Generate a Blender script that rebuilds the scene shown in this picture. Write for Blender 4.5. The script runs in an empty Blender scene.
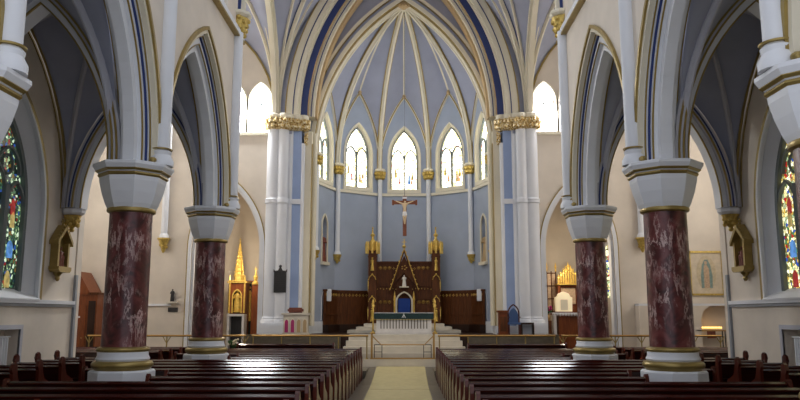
import bpy, bmesh, math, random
from math import sin, cos, pi, sqrt, acos, atan, atan2, radians
from mathutils import Vector, Matrix
random.seed(7)
S = bpy.context.scene
COL = S.collection
PI = pi

# ------------------------------------------------------------------ camera
CAMX, EYE, F = 0.18, 2.0, 720.0
TILT = atan(115.0/F); YAW = atan(7.0/F)
cd = bpy.data.cameras.new('camera'); cam = bpy.data.objects.new('camera', cd); COL.objects.link(cam)
cam.location = (CAMX, 0, EYE); cam.rotation_euler = (pi/2+TILT, 0, YAW)
cd.sensor_width = 36; cd.lens = 36*F/800; cd.clip_start = 0.1; cd.clip_end = 300
S.camera = cam
RM = cam.rotation_euler.to_matrix()
def wp(px, py, Y):
    """world X,Z of a spot seen at (px,py) when it stands at depth Y"""
    d = RM @ Vector(((px-400)/F, -(py-200)/F, -1))
    t = Y/d.y
    return CAMX+d.x*t, EYE+d.z*t

# ------------------------------------------------------------------ materials
def lin(c):
    c = c/255.0
    return c/12.92 if c <= 0.04045 else ((c+0.055)/1.055)**2.4
def C3(r, g, b): return (lin(r), lin(g), lin(b), 1)
def newmat(name):
    m = bpy.data.materials.new(name); m.use_nodes = True
    nt = m.node_tree; b = nt.nodes['Principled BSDF']
    return m, nt, b
def ramp(nt, stops, fac=None, interp='LINEAR'):
    r = nt.nodes.new('ShaderNodeValToRGB'); e = r.color_ramp; e.interpolation = interp
    while len(e.elements) < len(stops): e.elements.new(0.5)
    for k, (p, c) in enumerate(stops): e.elements[k].position = p; e.elements[k].color = c
    if fac is not None: nt.links.new(fac, r.inputs[0])
    return r
def coords(nt, scale=(1, 1, 1), rot=(0, 0, 0), kind='Object'):
    tc = nt.nodes.new('ShaderNodeTexCoord'); mp = nt.nodes.new('ShaderNodeMapping')
    mp.inputs['Scale'].default_value = scale; mp.inputs['Rotation'].default_value = rot
    nt.links.new(tc.outputs[kind], mp.inputs[0]); return mp.outputs[0]
def noise(nt, vec, scale, detail=4, dist=0):
    n = nt.nodes.new('ShaderNodeTexNoise'); n.inputs['Scale'].default_value = scale
    n.inputs['Detail'].default_value = detail; n.inputs['Distortion'].default_value = dist
    nt.links.new(vec, n.inputs['Vector']); return n.outputs['Fac']
def paint(name, rgb, rough=0.6, metal=0, var=0.06, nscale=1.5, coat=0, bump=0):
    m, nt, b = newmat(name)
    c = C3(*rgb)
    v = coords(nt)
    f = noise(nt, v, nscale, 5)
    lo = tuple(x*(1-var) for x in c[:3])+(1,); hi = tuple(min(1, x*(1+var)) for x in c[:3])+(1,)
    r = ramp(nt, [(0.3, lo), (0.7, hi)], f)
    nt.links.new(r.outputs[0], b.inputs['Base Color'])
    b.inputs['Roughness'].default_value = rough; b.inputs['Metallic'].default_value = metal
    b.inputs['Coat Weight'].default_value = coat; b.inputs['Coat Roughness'].default_value = 0.15
    if bump:
        bp = nt.nodes.new('ShaderNodeBump'); bp.inputs['Strength'].default_value = bump; bp.inputs['Distance'].default_value = 0.02
        nt.links.new(noise(nt, v, nscale*12, 6), bp.inputs['Height']); nt.links.new(bp.outputs[0], b.inputs['Normal'])
    return m
M = {}
M['cream'] = paint('cream_plaster', (222, 211, 196), 0.75)
M['white'] = paint('white_painted_stone', (226, 228, 232), 0.55, var=0.03)
M['ivory'] = paint('ivory_moulding', (226, 218, 196), 0.55, var=0.04)
M['web'] = paint('grey_blue_vault_plaster', (160, 164, 182), 0.8)
M['apse'] = paint('pale_blue_apse_plaster', (160, 170, 188), 0.75)
M['lilac'] = paint('lilac_grey_plaster', (186, 186, 194), 0.8)
M['blue'] = paint('blue_paint', (150, 170, 208), 0.6)
M['capgold'] = None
M['navy'] = paint('navy_paint', (38, 56, 112), 0.5)
M['tan'] = paint('tan_gilt_paint', (188, 160, 118), 0.5)
M['olive'] = paint('dull_gold_paint', (160, 138, 80), 0.35, metal=0.5, var=0.12, nscale=6)
M['gold'] = paint('gilding', (226, 190, 96), 0.35, metal=0.45, var=0.2, nscale=10)
M['goldpaint'] = paint('gold_leaf_paint', (200, 172, 92), 0.38, metal=0.5, var=0.25, nscale=14)
M['brass'] = paint('polished_brass', (176, 138, 78), 0.3, metal=0.7)
M['stone'] = paint('pale_marble_step', (208, 200, 184), 0.35, var=0.08, nscale=2.5)
M['altarstone'] = paint('white_marble', (214, 210, 206), 0.3, var=0.08, nscale=4)
M['carpet'] = paint('beige_runner', (176, 162, 116), 0.9, var=0.07, nscale=5)
M['border'] = paint('grey_brown_stone', (92, 84, 70), 0.35, var=0.2, nscale=6)
M['floor'] = paint('dark_wood_floor', (46, 28, 20), 0.35, var=0.2, nscale=3)
M['dark'] = paint('dark_bronze', (44, 42, 42), 0.5, var=0.2, nscale=8)
M['black'] = paint('black_iron', (18, 18, 18), 0.5)
M['teal'] = paint('teal_cloth', (24, 52, 54), 0.8, var=0.25, nscale=20)
M['cloth'] = paint('white_linen', (232, 232, 236), 0.85)
M['magenta'] = paint('magenta_cloth', (176, 46, 108), 0.8)
M['bluecloth'] = paint('blue_upholstery', (24, 62, 140), 0.8)
M['bluegrey'] = paint('blue_grey_upholstery', (70, 96, 140), 0.8)
M['skin'] = paint('pale_painted_figure', (214, 188, 150), 0.5)
M['figwhite'] = paint('white_plaster_figure', (238, 234, 226), 0.5)
M['redfig'] = paint('red_brown_figure_paint', (120, 64, 48), 0.6, var=0.3, nscale=20)
M['lead'] = paint('grey_green_tracery', (104, 112, 112), 0.6)
M['grey'] = paint('grey_painted_board', (150, 154, 160), 0.5)
M['paper'] = paint('cream_picture_ground', (214, 200, 176), 0.6, var=0.1, nscale=6)
M['halo'] = paint('pale_picture_halo', (206, 190, 158), 0.6, var=0.15, nscale=9)
M['rosetan'] = paint('tan_rose_picture_paint', (196, 168, 138), 0.6, var=0.2, nscale=14)
M['tealtan'] = paint('faded_teal_picture_paint', (128, 150, 144), 0.6, var=0.2, nscale=14)
M['greenleaf'] = paint('green_leaves', (46, 84, 40), 0.7, var=0.3, nscale=20)
M['flower'] = paint('pale_flowers', (232, 220, 190), 0.7)

def leafgold():
    m, nt, b = newmat('gilt_and_ivory_leafwork'); v = coords(nt)
    r = ramp(nt, [(0.38, C3(150, 112, 40)), (0.5, C3(214, 186, 120)), (0.66, C3(236, 226, 200))], noise(nt, v, 14, 3))
    nt.links.new(r.outputs[0], b.inputs['Base Color']); b.inputs['Roughness'].default_value = .4; b.inputs['Metallic'].default_value = .25
    return m
M['capgold'] = leafgold()
def wood(name, a, b_, rough=0.28, coat=0.4, scale=(1, 1, 1), ws=3.0):
    m, nt, b = newmat(name)
    v = coords(nt, scale)
    f = noise(nt, v, ws, 6, 1.5)
    r = ramp(nt, [(0.3, C3(*a)), (0.7, C3(*b_))], f)
    nt.links.new(r.outputs[0], b.inputs['Base Color'])
    b.inputs['Roughness'].default_value = rough
    b.inputs['Coat Weight'].default_value = coat; b.inputs['Coat Roughness'].default_value = 0.2; b.inputs['Specular IOR Level'].default_value = 0.3
    return m
M['pew'] = wood('dark_red_brown_wood', (30, 7, 5), (54, 14, 9), 0.3, 0.12, (0.5, 6, 6))
M['pewrail'] = wood('polished_pew_rail_wood', (40, 12, 8), (62, 20, 12), 0.15, 0.1, (0.5, 6, 6))
M['pewend'] = wood('red_brown_pew_end_wood', (58, 18, 10), (92, 34, 18), 0.32, 0.3, (6, 6, 0.6))
M['walnut'] = wood('carved_walnut', (66, 34, 12), (108, 60, 24), 0.6, 0.0, (8, 8, 0.5))
M['oak'] = wood('orange_brown_oak', (104, 50, 20), (140, 74, 32), 0.4, 0.2, (6, 6, 0.6))
M['walnutdark'] = wood('dark_walnut', (30, 15, 8), (48, 24, 12), 0.5, 0.1, (6, 6, 0.6))  # darker brown version of the walnut

def marble():
    m, nt, b = newmat('red_marble')
    v = coords(nt, (1, 1, 1), (0.5, 0.5, 0.3))
    base = ramp(nt, [(0.32, C3(52, 18, 18)), (0.5, C3(92, 36, 36)), (0.7, C3(122, 62, 60))], noise(nt, v, 3.2, 8, 1.2))
    nz = nt.nodes.new('ShaderNodeTexNoise'); nz.inputs['Scale'].default_value = 1.7; nz.inputs['Detail'].default_value = 9; nz.inputs['Roughness'].default_value = .68; nz.inputs['Distortion'].default_value = .25
    v2 = coords(nt, (2.4, 2.4, 0.8), (0.55, 0.95, 0))
    nt.links.new(v2, nz.inputs['Vector'])
    s = nt.nodes.new('ShaderNodeMath'); s.operation = 'SUBTRACT'; s.inputs[1].default_value = 0.5; nt.links.new(nz.outputs['Fac'], s.inputs[0])
    a = nt.nodes.new('ShaderNodeMath'); a.operation = 'ABSOLUTE'; nt.links.new(s.outputs[0], a.inputs[0])
    vein = ramp(nt, [(0.0, (1, 1, 1, 1)), (0.018, (0.5, 0.5, 0.5, 1)), (0.032, (0, 0, 0, 1))], a.outputs[0])
    msk = ramp(nt, [(0.42, (0, 0, 0, 1)), (0.6, (1, 1, 1, 1))], noise(nt, v, 1.3, 3))
    mu = nt.nodes.new('ShaderNodeMath'); mu.operation = 'MULTIPLY'
    nt.links.new(vein.outputs[0], mu.inputs[0]); nt.links.new(msk.outputs[0], mu.inputs[1])
    mx = nt.nodes.new('ShaderNodeMix'); mx.data_type = 'RGBA'
    nt.links.new(mu.outputs[0], mx.inputs['Factor']); nt.links.new(base.outputs[0], mx.inputs['A'])
    mx.inputs['B'].default_value = C3(214, 184, 176)
    nt.links.new(mx.outputs['Result'], b.inputs['Base Color'])
    b.inputs['Roughness'].default_value = 0.36; b.inputs['Coat Weight'].default_value = 0.08
    return m
M['marble'] = marble()

def glass(name, stops, strength, scale, panel=None, leadc=0.05):
    """painted glass lit from outside: cells of coloured glass between dark leading"""
    m, nt, b = newmat(name)
    v = coords(nt, scale)
    vo = nt.nodes.new('ShaderNodeTexVoronoi'); vo.inputs['Scale'].default_value = 1; nt.links.new(v, vo.inputs['Vector'])
    ve = nt.nodes.new('ShaderNodeTexVoronoi'); ve.feature = 'DISTANCE_TO_EDGE'; ve.inputs['Scale'].default_value = 1; nt.links.new(v, ve.inputs['Vector'])
    sp = nt.nodes.new('ShaderNodeSeparateColor'); nt.links.new(vo.outputs['Color'], sp.inputs[0])
    r = ramp(nt, stops, sp.outputs[0], 'CONSTANT')
    le = ramp(nt, [(0.0, (leadc, leadc, leadc, 1)), (0.09, (1, 1, 1, 1))], ve.outputs['Distance'])
    mx = nt.nodes.new('ShaderNodeMix'); mx.data_type = 'RGBA'; mx.blend_type = 'MULTIPLY'; mx.inputs['Factor'].default_value = 1
    nt.links.new(r.outputs[0], mx.inputs['A']); nt.links.new(le.outputs[0], mx.inputs['B'])
    nt.links.new(mx.outputs['Result'], b.inputs['Emission Color']); nt.links.new(mx.outputs['Result'], b.inputs['Base Color'])
    b.inputs['Emission Strength'].default_value = strength; b.inputs['Roughness'].default_value = 0.2
    return m
W_ = C3(255, 250, 225)
M['glass_left'] = glass('dark_green_stained_glass', [(0, C3(20, 30, 26)), (.2, C3(60, 92, 66)), (.38, C3(34, 52, 60)), (.5, C3(150, 176, 132)), (.62, C3(48, 70, 50)), (.72, C3(120, 30, 26)), (.8, C3(40, 70, 130)), (.87, C3(190, 210, 180)), (.95, C3(100, 80, 40))], 0.85, (13, 13, 13))
M['glass_right'] = glass('yellow_stained_glass', [(0, C3(90, 88, 50)), (.2, C3(226, 214, 150)), (.4, C3(150, 170, 130)), (.5, C3(240, 236, 190)), (.66, C3(190, 160, 70)), (.76, C3(160, 26, 24)), (.83, C3(40, 70, 150)), (.89, C3(250, 250, 220)), (.96, C3(60, 110, 70))], 1.1, (13, 13, 13))
M['glass_apse'] = glass('bright_stained_glass', [(0, C3(225, 205, 130)), (.12, W_), (.45, C3(255, 252, 240)), (.6, C3(240, 230, 170)), (.72, C3(255, 255, 250)), (.88, C3(215, 195, 140)), (.94, C3(215, 150, 130)), (.97, C3(160, 195, 225)), (.985, C3(200, 190, 140))], 3.0, (9, 9, 9), leadc=0.3)
M['glass_clear_left'] = glass('sunlit_clear_glass_left', [(0, C3(240, 246, 255)), (.5, C3(255, 255, 255))], 16, (4, 4, 4), leadc=0.35)
M['glass_clear_right'] = glass('sunlit_clear_glass_right', [(0, C3(240, 240, 255)), (.5, C3(255, 250, 245))], 7, (4, 4, 4), leadc=0.35)
M['glass_clere'] = glass('clerestory_glass', [(0, C3(150, 176, 210)), (.5, C3(190, 206, 226))], 1.2, (6, 6, 6), leadc=0.2)
for k_, c_, st_ in (('bluepane', (80, 130, 190), .8), ('redpane', (150, 40, 36), .7), ('goldpane', (170, 150, 90), .7)):
    m_, nt_, b_ = newmat(k_); b_.inputs['Emission Color'].default_value = C3(*c_); b_.inputs['Emission Strength'].default_value = st_; b_.inputs['Base Color'].default_value = C3(*c_)
    v_ = coords(nt_); r_ = ramp(nt_, [(0.35, C3(*[int(q*.6) for q in c_])), (0.6, C3(*c_))], noise(nt_, v_, 9, 3)); nt_.links.new(r_.outputs[0], b_.inputs['Emission Color'])
    M[k_] = m_
m_, nt_, b_ = newmat('cream_with_added_glow'); b_.inputs['Base Color'].default_value = C3(250, 236, 205); b_.inputs['Emission Color'].default_value = C3(255, 236, 190); b_.inputs['Emission Strength'].default_value = 0.15; M['glowcream'] = m_  # cream tabernacle colour with a weak added glow; it is no lamp
m_, nt_, b_ = newmat('candle_flame_glow'); b_.inputs['Emission Color'].default_value = C3(255, 190, 90); b_.inputs['Emission Strength'].default_value = 2.0; M['flame'] = m_

# ------------------------------------------------------------------ mesh helpers
def BM(): return bmesh.new()
def obj(name, bm, mat, parent=None, smooth=False):
    bmesh.ops.recalc_face_normals(bm, faces=bm.faces)
    me = bpy.data.meshes.new(name); bm.to_mesh(me); bm.free()
    me.materials.append(M[mat] if isinstance(mat, str) else mat)
    if smooth:
        for p in me.polygons: p.use_smooth = True
        try: me.set_sharp_from_angle(angle=radians(40))
        except Exception: pass
    o = bpy.data.objects.new(name, me); COL.objects.link(o)
    if parent: o.parent = parent
    return o
def thing(name, label, cat, loc=(0, 0, 0), rotz=0, group=None):
    o = bpy.data.objects.new(name, None); COL.objects.link(o); o.empty_display_size = 0.2
    o.location = loc; o.rotation_euler = (0, 0, rotz); o['label'] = label; o['category'] = cat
    if group: o['group'] = group
    return o
def tag(o, label, cat, group=None):
    o['label'] = label; o['category'] = cat
    if group: o['group'] = group
    return o
def struct(name, bm, mat, smooth=False):
    o = obj(name, bm, mat, None, smooth); o['kind'] = 'structure'; return o
def copy_tree(o, parent=None):
    c = o.copy(); COL.objects.link(c)
    if parent: c.parent = parent
    for ch in o.children: copy_tree(ch, c)
    return c
def box(bm, x0, x1, y0, y1, z0, z1):
    v = [bm.verts.new((x, y, z)) for x in (x0, x1) for y in (y0, y1) for z in (z0, z1)]
    for f in ((0, 1, 3, 2), (4, 6, 7, 5), (0, 4, 5, 1), (2, 3, 7, 6), (0, 2, 6, 4), (1, 5, 7, 3)): bm.faces.new([v[i] for i in f])
def boxb(bm, x0, x1, y0, y1, z0, z1, b=0.01):
    t = BM(); box(t, x0, x1, y0, y1, z0, z1)
    bmesh.ops.bevel(t, geom=t.edges[:], offset=b, segments=2, affect='EDGES')
    me = bpy.data.meshes.new('t'); t.to_mesh(me); t.free(); bm.from_mesh(me); bpy.data.meshes.remove(me)
def lathe(bm, cx, cy, prof, n=24, rot=0):
    rings = []
    for r, z in prof:
        rings.append([bm.verts.new((cx+r*cos(rot+2*pi*i/n), cy+r*sin(rot+2*pi*i/n), z)) for i in range(n)])
    for a, b in zip(rings, rings[1:]):
        for i in range(n): bm.faces.new((a[i], a[(i+1) % n], b[(i+1) % n], b[i]))
    bm.faces.new(rings[0][::-1]); bm.faces.new(rings[-1])
def blob(bm, c, r, sc=(1, 1, 1), sub=1):
    mt = Matrix.Translation(c) @ Matrix.Diagonal((sc[0], sc[1], sc[2], 1))
    bmesh.ops.create_icosphere(bm, subdivisions=sub, radius=r, matrix=mt)
def tube(bm, pts, r, n=8):
    pts = [Vector(p) for p in pts]; rings = []
    for i, p in enumerate(pts):
        t = (pts[min(i+1, len(pts)-1)]-pts[max(i-1, 0)]).normalized()
        up = Vector((0, 0, 1)) if abs(t.z) < 0.9 else Vector((1, 0, 0))
        a = t.cross(up).normalized(); b = t.cross(a)
        rr = r[i] if isinstance(r, (list, tuple)) else r
        rings.append([bm.verts.new(p+a*rr*cos(2*pi*k/n)+b*rr*sin(2*pi*k/n)) for k in range(n)])
    for a, b in zip(rings, rings[1:]):
        for i in range(n): bm.faces.new((a[i], a[(i+1) % n], b[(i+1) % n], b[i]))
    bm.faces.new(rings[0][::-1]); bm.faces.new(rings[-1])
def prism(bm, poly, w0, w1, to3):
    a = [bm.verts.new(to3(u, z, w0)) for u, z in poly]; b = [bm.verts.new(to3(u, z, w1)) for u, z in poly]
    n = len(poly); bm.faces.new(a); bm.faces.new(b[::-1])
    for i in range(n): bm.faces.new((a[i], b[i], b[(i+1) % n], a[(i+1) % n]))
def XZ(u, z, w): return (u, w, z)     # a plane facing along Y
def YZ(s=1): return lambda u, z, w: (s*w, u, z)   # a plane facing along X
def archpts(c, a, R, zs, d=0, n=14, zb=None):
    """pointed arch polyline from left foot over apex to right foot; d = offset inwards"""
    k = R-a; r = R-d; ph = acos(min(1, k/r)); P = []
    for i in range(n+1):
        t = ph*i/n; P.append((c-(-k+r*cos(t)), zs+r*sin(t)))
    Q = [(2*c-u, z) for u, z in P[:-1]][::-1]
    P = P+Q
    if zb is not None: P = [(P[0][0], zb)]+P+[(P[-1][0], zb)]
    return P
def band(bm, to3, c, a, R, zs, d0, d1, w0, w1, zb=None, n=14):
    A = archpts(c, a, R, zs, d0, n, zb); B = archpts(c, a, R, zs, d1, n, zb)
    rings = [[bm.verts.new(to3(p[0], p[1], w0)), bm.verts.new(to3(p[0], p[1], w1)), bm.verts.new(to3(q[0], q[1], w1)), bm.verts.new(to3(q[0], q[1], w0))] for p, q in zip(A, B)]
    for x, y in zip(rings, rings[1:]):
        for i in range(4): bm.faces.new((x[i], x[(i+1) % 4], y[(i+1) % 4], y[i]))
    bm.faces.new(rings[0]); bm.faces.new(rings[-1][::-1])
def splay(bm, to3, c, a, R, zs, d0, d1, w0, w1, zb=None, n=14):
    """a slanting reveal from (d0,w0) to (d1,w1), given a little thickness"""
    A = archpts(c, a, R, zs, d0, n, zb); B = archpts(c, a, R, zs, d1, n, zb); t = 0.05
    A2 = archpts(c, a, R, zs, d0, n, zb)
    rings = [[bm.verts.new(to3(p[0], p[1], w0)), bm.verts.new(to3(q[0], q[1], w1)), bm.verts.new(to3(q[0], q[1], w1+t)), bm.verts.new(to3(p[0], p[1], w1+t))] for p, q in zip(A, B)]
    for x, y in zip(rings, rings[1:]):
        for i in range(4): bm.faces.new((x[i], x[(i+1) % 4], y[(i+1) % 4], y[i]))
    bm.faces.new(rings[0]); bm.faces.new(rings[-1][::-1])
def wallp(bm, to3, u0, u1, z0, z1, w0, w1, ops=(), n=14):
    """wall slab with pointed openings (c, a, R, zspring, zsill)"""
    def slab(ua, ub, za, zb):
        if ub-ua < 1e-4 or zb-za < 1e-4: return
        prism(bm, [(ua, za), (ub, za), (ub, zb), (ua, zb)], w0, w1, to3)
    u = u0
    for c, a, R, zs, sill in sorted(ops):
        slab(u, c-a, z0, z1); u = c+a
        if sill > z0: slab(c-a, c+a, z0, sill)
        P = archpts(c, a, R, zs, 0, n)
        prism(bm, [(c-a, z1)]+P+[(c+a, z1)], w0, w1, to3)
    slab(u, u1, z0, z1)
def pane(bm, to3, c, a, R, zs, sill, w0, w1, d=0, n=10):
    P = archpts(c, a, R, zs, d, n, sill); prism(bm, P, w0, w1, to3)
def arc2(P, Q, n, power=None):
    """curve rising vertically from P and levelling towards Q"""
    P = Vector(P); Q = Vector(Q); h = Vector((Q.x-P.x, Q.y-P.y, 0)); L = h.length; H = Q.z-P.z; out = []
    if H > L:
        R = (L*L+H*H)/(2*L); ph = atan2(H, R-L)
        for i in range(n+1):
            t = ph*i/n; out.append(P+h*((R-R*cos(t))/L)+Vector((0, 0, R*sin(t))))
    else:
        for i in range(n+1):
            t = pi/2*i/n*0.93; out.append(P+h*((1-cos(t))/(1-cos(pi/2*.93)))+Vector((0, 0, H*sin(t)/sin(pi/2*.93))))
    return out
def ribsweep(bm, pts, side, prof):
    side = Vector(side).normalized(); rings = []
    for i, p in enumerate(pts):
        t = (pts[min(i+1, len(pts)-1)]-pts[max(i-1, 0)]).normalized()
        nn = t.cross(side).normalized()
        rings.append([bm.verts.new(p+side*a+nn*b) for a, b in prof])
    m = len(prof)
    for a, b in zip(rings, rings[1:]):
        for i in range(m): bm.faces.new((a[i], a[(i+1) % m], b[(i+1) % m], b[i]))
    bm.faces.new(rings[0]); bm.faces.new(rings[-1][::-1])
def rib(bm, pts, w, d):
    h = Vector((pts[-1].x-pts[0].x, pts[-1].y-pts[0].y, 0)).normalized(); side = Vector((-h.y, h.x, 0))
    # t x side points: choose the sign that points below the curve
    t = (pts[len(pts)//2+1]-pts[len(pts)//2]).normalized(); nn = t.cross(side)
    sg = -1 if nn.z > 0 else 1
    pr = [(-w/2, -.03*sg), (-w/2, d*.45*sg), (-w*.25, d*.7*sg), (-w*.2, d*sg), (w*.2, d*sg), (w*.25, d*.7*sg), (w/2, d*.45*sg), (w/2, -.03*sg)]
    ribsweep(bm, pts, side, pr)
def ribline(bm, pts, w, d, off):
    """thin painted fillet running beside a rib"""
    h = Vector((pts[-1].x-pts[0].x, pts[-1].y-pts[0].y, 0)).normalized(); side = Vector((-h.y, h.x, 0))
    t = (pts[len(pts)//2+1]-pts[len(pts)//2]).normalized(); nn = t.cross(side); sg = -1 if nn.z > 0 else 1
    for q in (-1, 1):
        pr = [(q*w/2, 0), (q*(w/2+off), 0), (q*(w/2+off), d*.3*sg), (q*w/2, d*.3*sg)]
        ribsweep(bm, pts, side, pr)
def web(bm, P, C, A, n=16, us=0.55, ridge_bulge=0.35, k=6):
    """one vault cell: springing P, boss C, lunette apex A"""
    RB = arc2(P, C, n); n1 = int(n*us); n2 = n-n1
    LU = arc2(P, A, n1); A = Vector(A); C = Vector(C)
    RG = [A+(C-A)*(i/n2)+Vector((0, 0, ridge_bulge*sin(pi*i/n2*.5)*(1-i/n2))) for i in range(n2+1)]
    PT = LU+RG[1:]
    rows = []
    for a, b in zip(RB, PT):
        rows.append([bm.verts.new(a.lerp(b, j/k)) for j in range(k+1)])
    for r0, r1 in zip(rows, rows[1:]):
        for j in range(k):
            try: bm.faces.new((r0[j], r0[j+1], r1[j+1], r1[j]))
            except Exception: pass
    bmesh.ops.remove_doubles(bm, verts=bm.verts, dist=1e-4)
    return RB, LU, RG
def shell(bm, t=0.12):
    bmesh.ops.recalc_face_normals(bm, faces=bm.faces)
def leafcap(bm, cx, cy, z0, z1, r0, r1, n=12, half=None):
    lathe(bm, cx, cy, [(r0, z0), (r0*1.02, z0+(z1-z0)*.4), (r1*.92, z1)], 16)
    for row, (f, rr) in enumerate(((.3, .35), (.72, .7))):
        for i in range(n):
            t = 2*pi*(i+row*.5)/n; r = r0+(r1-r0)*rr+.02
            s = (z1-z0)*.26
            blob(bm, (cx+r*cos(t), cy+r*sin(t), z0+(z1-z0)*f), s, (1, 1, 1.15))
            blob(bm, (cx+(r+s*.6)*cos(t), cy+(r+s*.6)*sin(t), z0+(z1-z0)*(f+.16)), s*.45, (1, 1, .8))

# ------------------------------------------------------------------ dimensions
COLY = [7.8, 13.0, 18.4]; COLX = 4.86; ZS = 4.71
EY = 27.0; APX, APY, APR = 0.06, 28.1, 3.6
ZC = 9.65

# ================================================================== FLOORS
b = BM(); box(b, -13.5, 13.5, 4.0, 25.2, -0.2, 0.0); struct('floor', b, 'floor')
b = BM(); box(b, -13.5, 13.5, 25.2, 31.5, -0.2, 0.49); struct('floor', b, 'border')
b = BM(); box(b, -5.6, 5.6, 26.2, 32.2, 0.49, 1.3); struct('floor', b, 'walnutdark')
b = BM(); box(b, -5.6, -2.2, 26.16, 26.2, 0.49, 1.302); box(b, 2.35, 5.6, 26.16, 26.2, 0.49, 1.302); struct('trim_1', b, 'border')
b = BM(); box(b, -1.22, -0.86, 4.0, 25.2, 0, 0.012); box(b, 0.78, 1.08, 4.0, 25.2, 0, .012); struct('trim_2', b, 'border')
b = BM(); boxb(b, -0.86, 0.78, 5.0, 20.0, 0, 0.02, .006); tag(obj('carpet_runner', b, 'carpet'), 'long beige runner laid down the middle aisle between the pews', 'carpet')
b = BM(); prism(b, [(20.03, 0.0), (20.03, 0.02), (21, 0.02), (25.12, .27), (25.12, .0)], -.86, .78, lambda u, z, w: (w, u, z)); tag(obj('carpet_runner', b, 'carpet'), 'short beige runner length nearest the altar steps, beyond the seam', 'carpet')
# chancel steps
b = BM(); box(b, -5.4, -1.12, 23.35, 25.2, 0, 0.25); box(b, 1.05, 5.4, 23.35, 25.2, 0, 0.25); struct('trim_3', b, 'border')
b = BM(); prism(b, [(21.0, 0.0), (25.2, 0.0), (25.2, .25)], -1.12, 1.05, lambda u, z, w: (w, u, z)); struct('trim_3', b, 'border')
b = BM()
for i, (y, z) in enumerate(((25.5, .69), (25.73, .9), (25.97, 1.1), (26.2, 1.3))): box(b, -2.15+.08*i, 2.3-.08*i, y if i < 3 else 26.14, 26.25 if i < 3 else 27.0, .49, z if i < 3 else 1.306)
struct('trim_4', b, 'stone')
b = BM(); box(b, -5.4, 5.4, 25.14, 25.24, .25, .5); struct('trim_5', b, 'stone')
# predella steps behind the free-standing altar
b = BM()
for hw, y, z in ((2.2, 28.3, 1.42), (1.88, 28.65, 1.54), (1.6, 29.0, 1.66)): box(b, .06-hw, .06+hw, y, 31.0, 1.3, z)
struct('trim_6', b, 'stone')

# ================================================================== NAVE WALLS, ARCADES
ARC = dict(a=2.55, R=4.1)
ARCC = [5.1, 10.4, 15.7]
sidename = {-1: 'left', 1: 'right'}
def colbase(Y): return Y
for s in (-1, 1):
    T = YZ(s)
    b = BM()
    wallp(b, T, 2.4, 18.9, ZS, 9.5, 4.42, 5.12, [(c, 2.55, 4.1, ZS, ZS) for c in ARCC])
    wallp(b, T, 2.4, 18.9, 9.5, 15.0, 4.42, 5.12, [(c+.35, 1.35, 2.4, 11.6, 9.8) for c in ARCC])
    w = struct('wall_'+sidename[s], b, 'cream')
    # string course
    b = BM(); box(b, min(s*4.3, s*4.43), max(s*4.3, s*4.43), 2.4, 18.9, 9.42, 9.6); obj('string_course', b, 'white', w)
    b = BM(); box(b, min(s*4.28, s*4.43), max(s*4.28, s*4.43), 2.4, 18.9, 9.36, 9.42); obj('string_course_edge', b, 'olive', w)
    for c in ARCC:
        wn = BM(); pane(wn, T, c+.35, 1.35, 2.4, 11.6, 9.8, 4.8, 4.84)
        wo = struct('window_%d' % (1 if s < 0 else 2), wn, 'glass_clere')
        wf = BM(); band(wf, T, c+.35, 1.35, 2.4, 11.6, 0, .14, 4.5, 4.9, 9.8); band(wf, T, c+.35, .06, .5, 11.9, 0, .055, 4.7, 4.85, 9.8)
        obj('window_frame', wf, 'white', wo)
    for c in ARCC:
        for tr, nm in ((0, 'arch'),):
            root = BM(); band(root, T, c, 2.55, 4.1, ZS, 0, .16, 4.50, 5.06)
            r = struct('trim_7', root, 'white')
            e = BM(); band(e, T, c, 2.55, 4.1, ZS, -.06, .02, 4.36, 4.44); obj('hood_mould', e, 'olive', r)
            e = BM(); band(e, T, c, 2.55, 4.1, ZS, -.04, .02, 5.1, 5.14); obj('hood_mould', e, 'olive', r)
            e = BM(); band(e, T, c, 2.55, 4.1, ZS, .02, .1, 4.40, 4.51); obj('outer_roll', e, 'ivory', r)
            e = BM(); band(e, T, c, 2.55, 4.1, ZS, .14, .34, 4.59, 4.97); obj('middle_order', e, 'white', r)
            e = BM(); band(e, T, c, 2.55, 4.1, ZS, .15, .168, 4.49, 4.52); obj('gilt_line', e, 'olive', r)
            e = BM(); band(e, T, c, 2.55, 4.1, ZS, .325, .345, 4.57, 4.6); obj('gilt_line', e, 'olive', r)
            e = BM(); band(e, T, c, 2.55, 4.1, ZS, .16, .19, 4.55, 4.6); obj('navy_line', e, 'navy', r)
            e = BM(); band(e, T, c, 2.55, 4.1, ZS, .32, .5, 4.67, 4.87); obj('inner_order', e, 'white', r)
            e = BM(); band(e, T, c, 2.55, 4.1, ZS, .345, .36, 4.87, 4.89); obj('gilt_line', e, 'olive', r)

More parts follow.
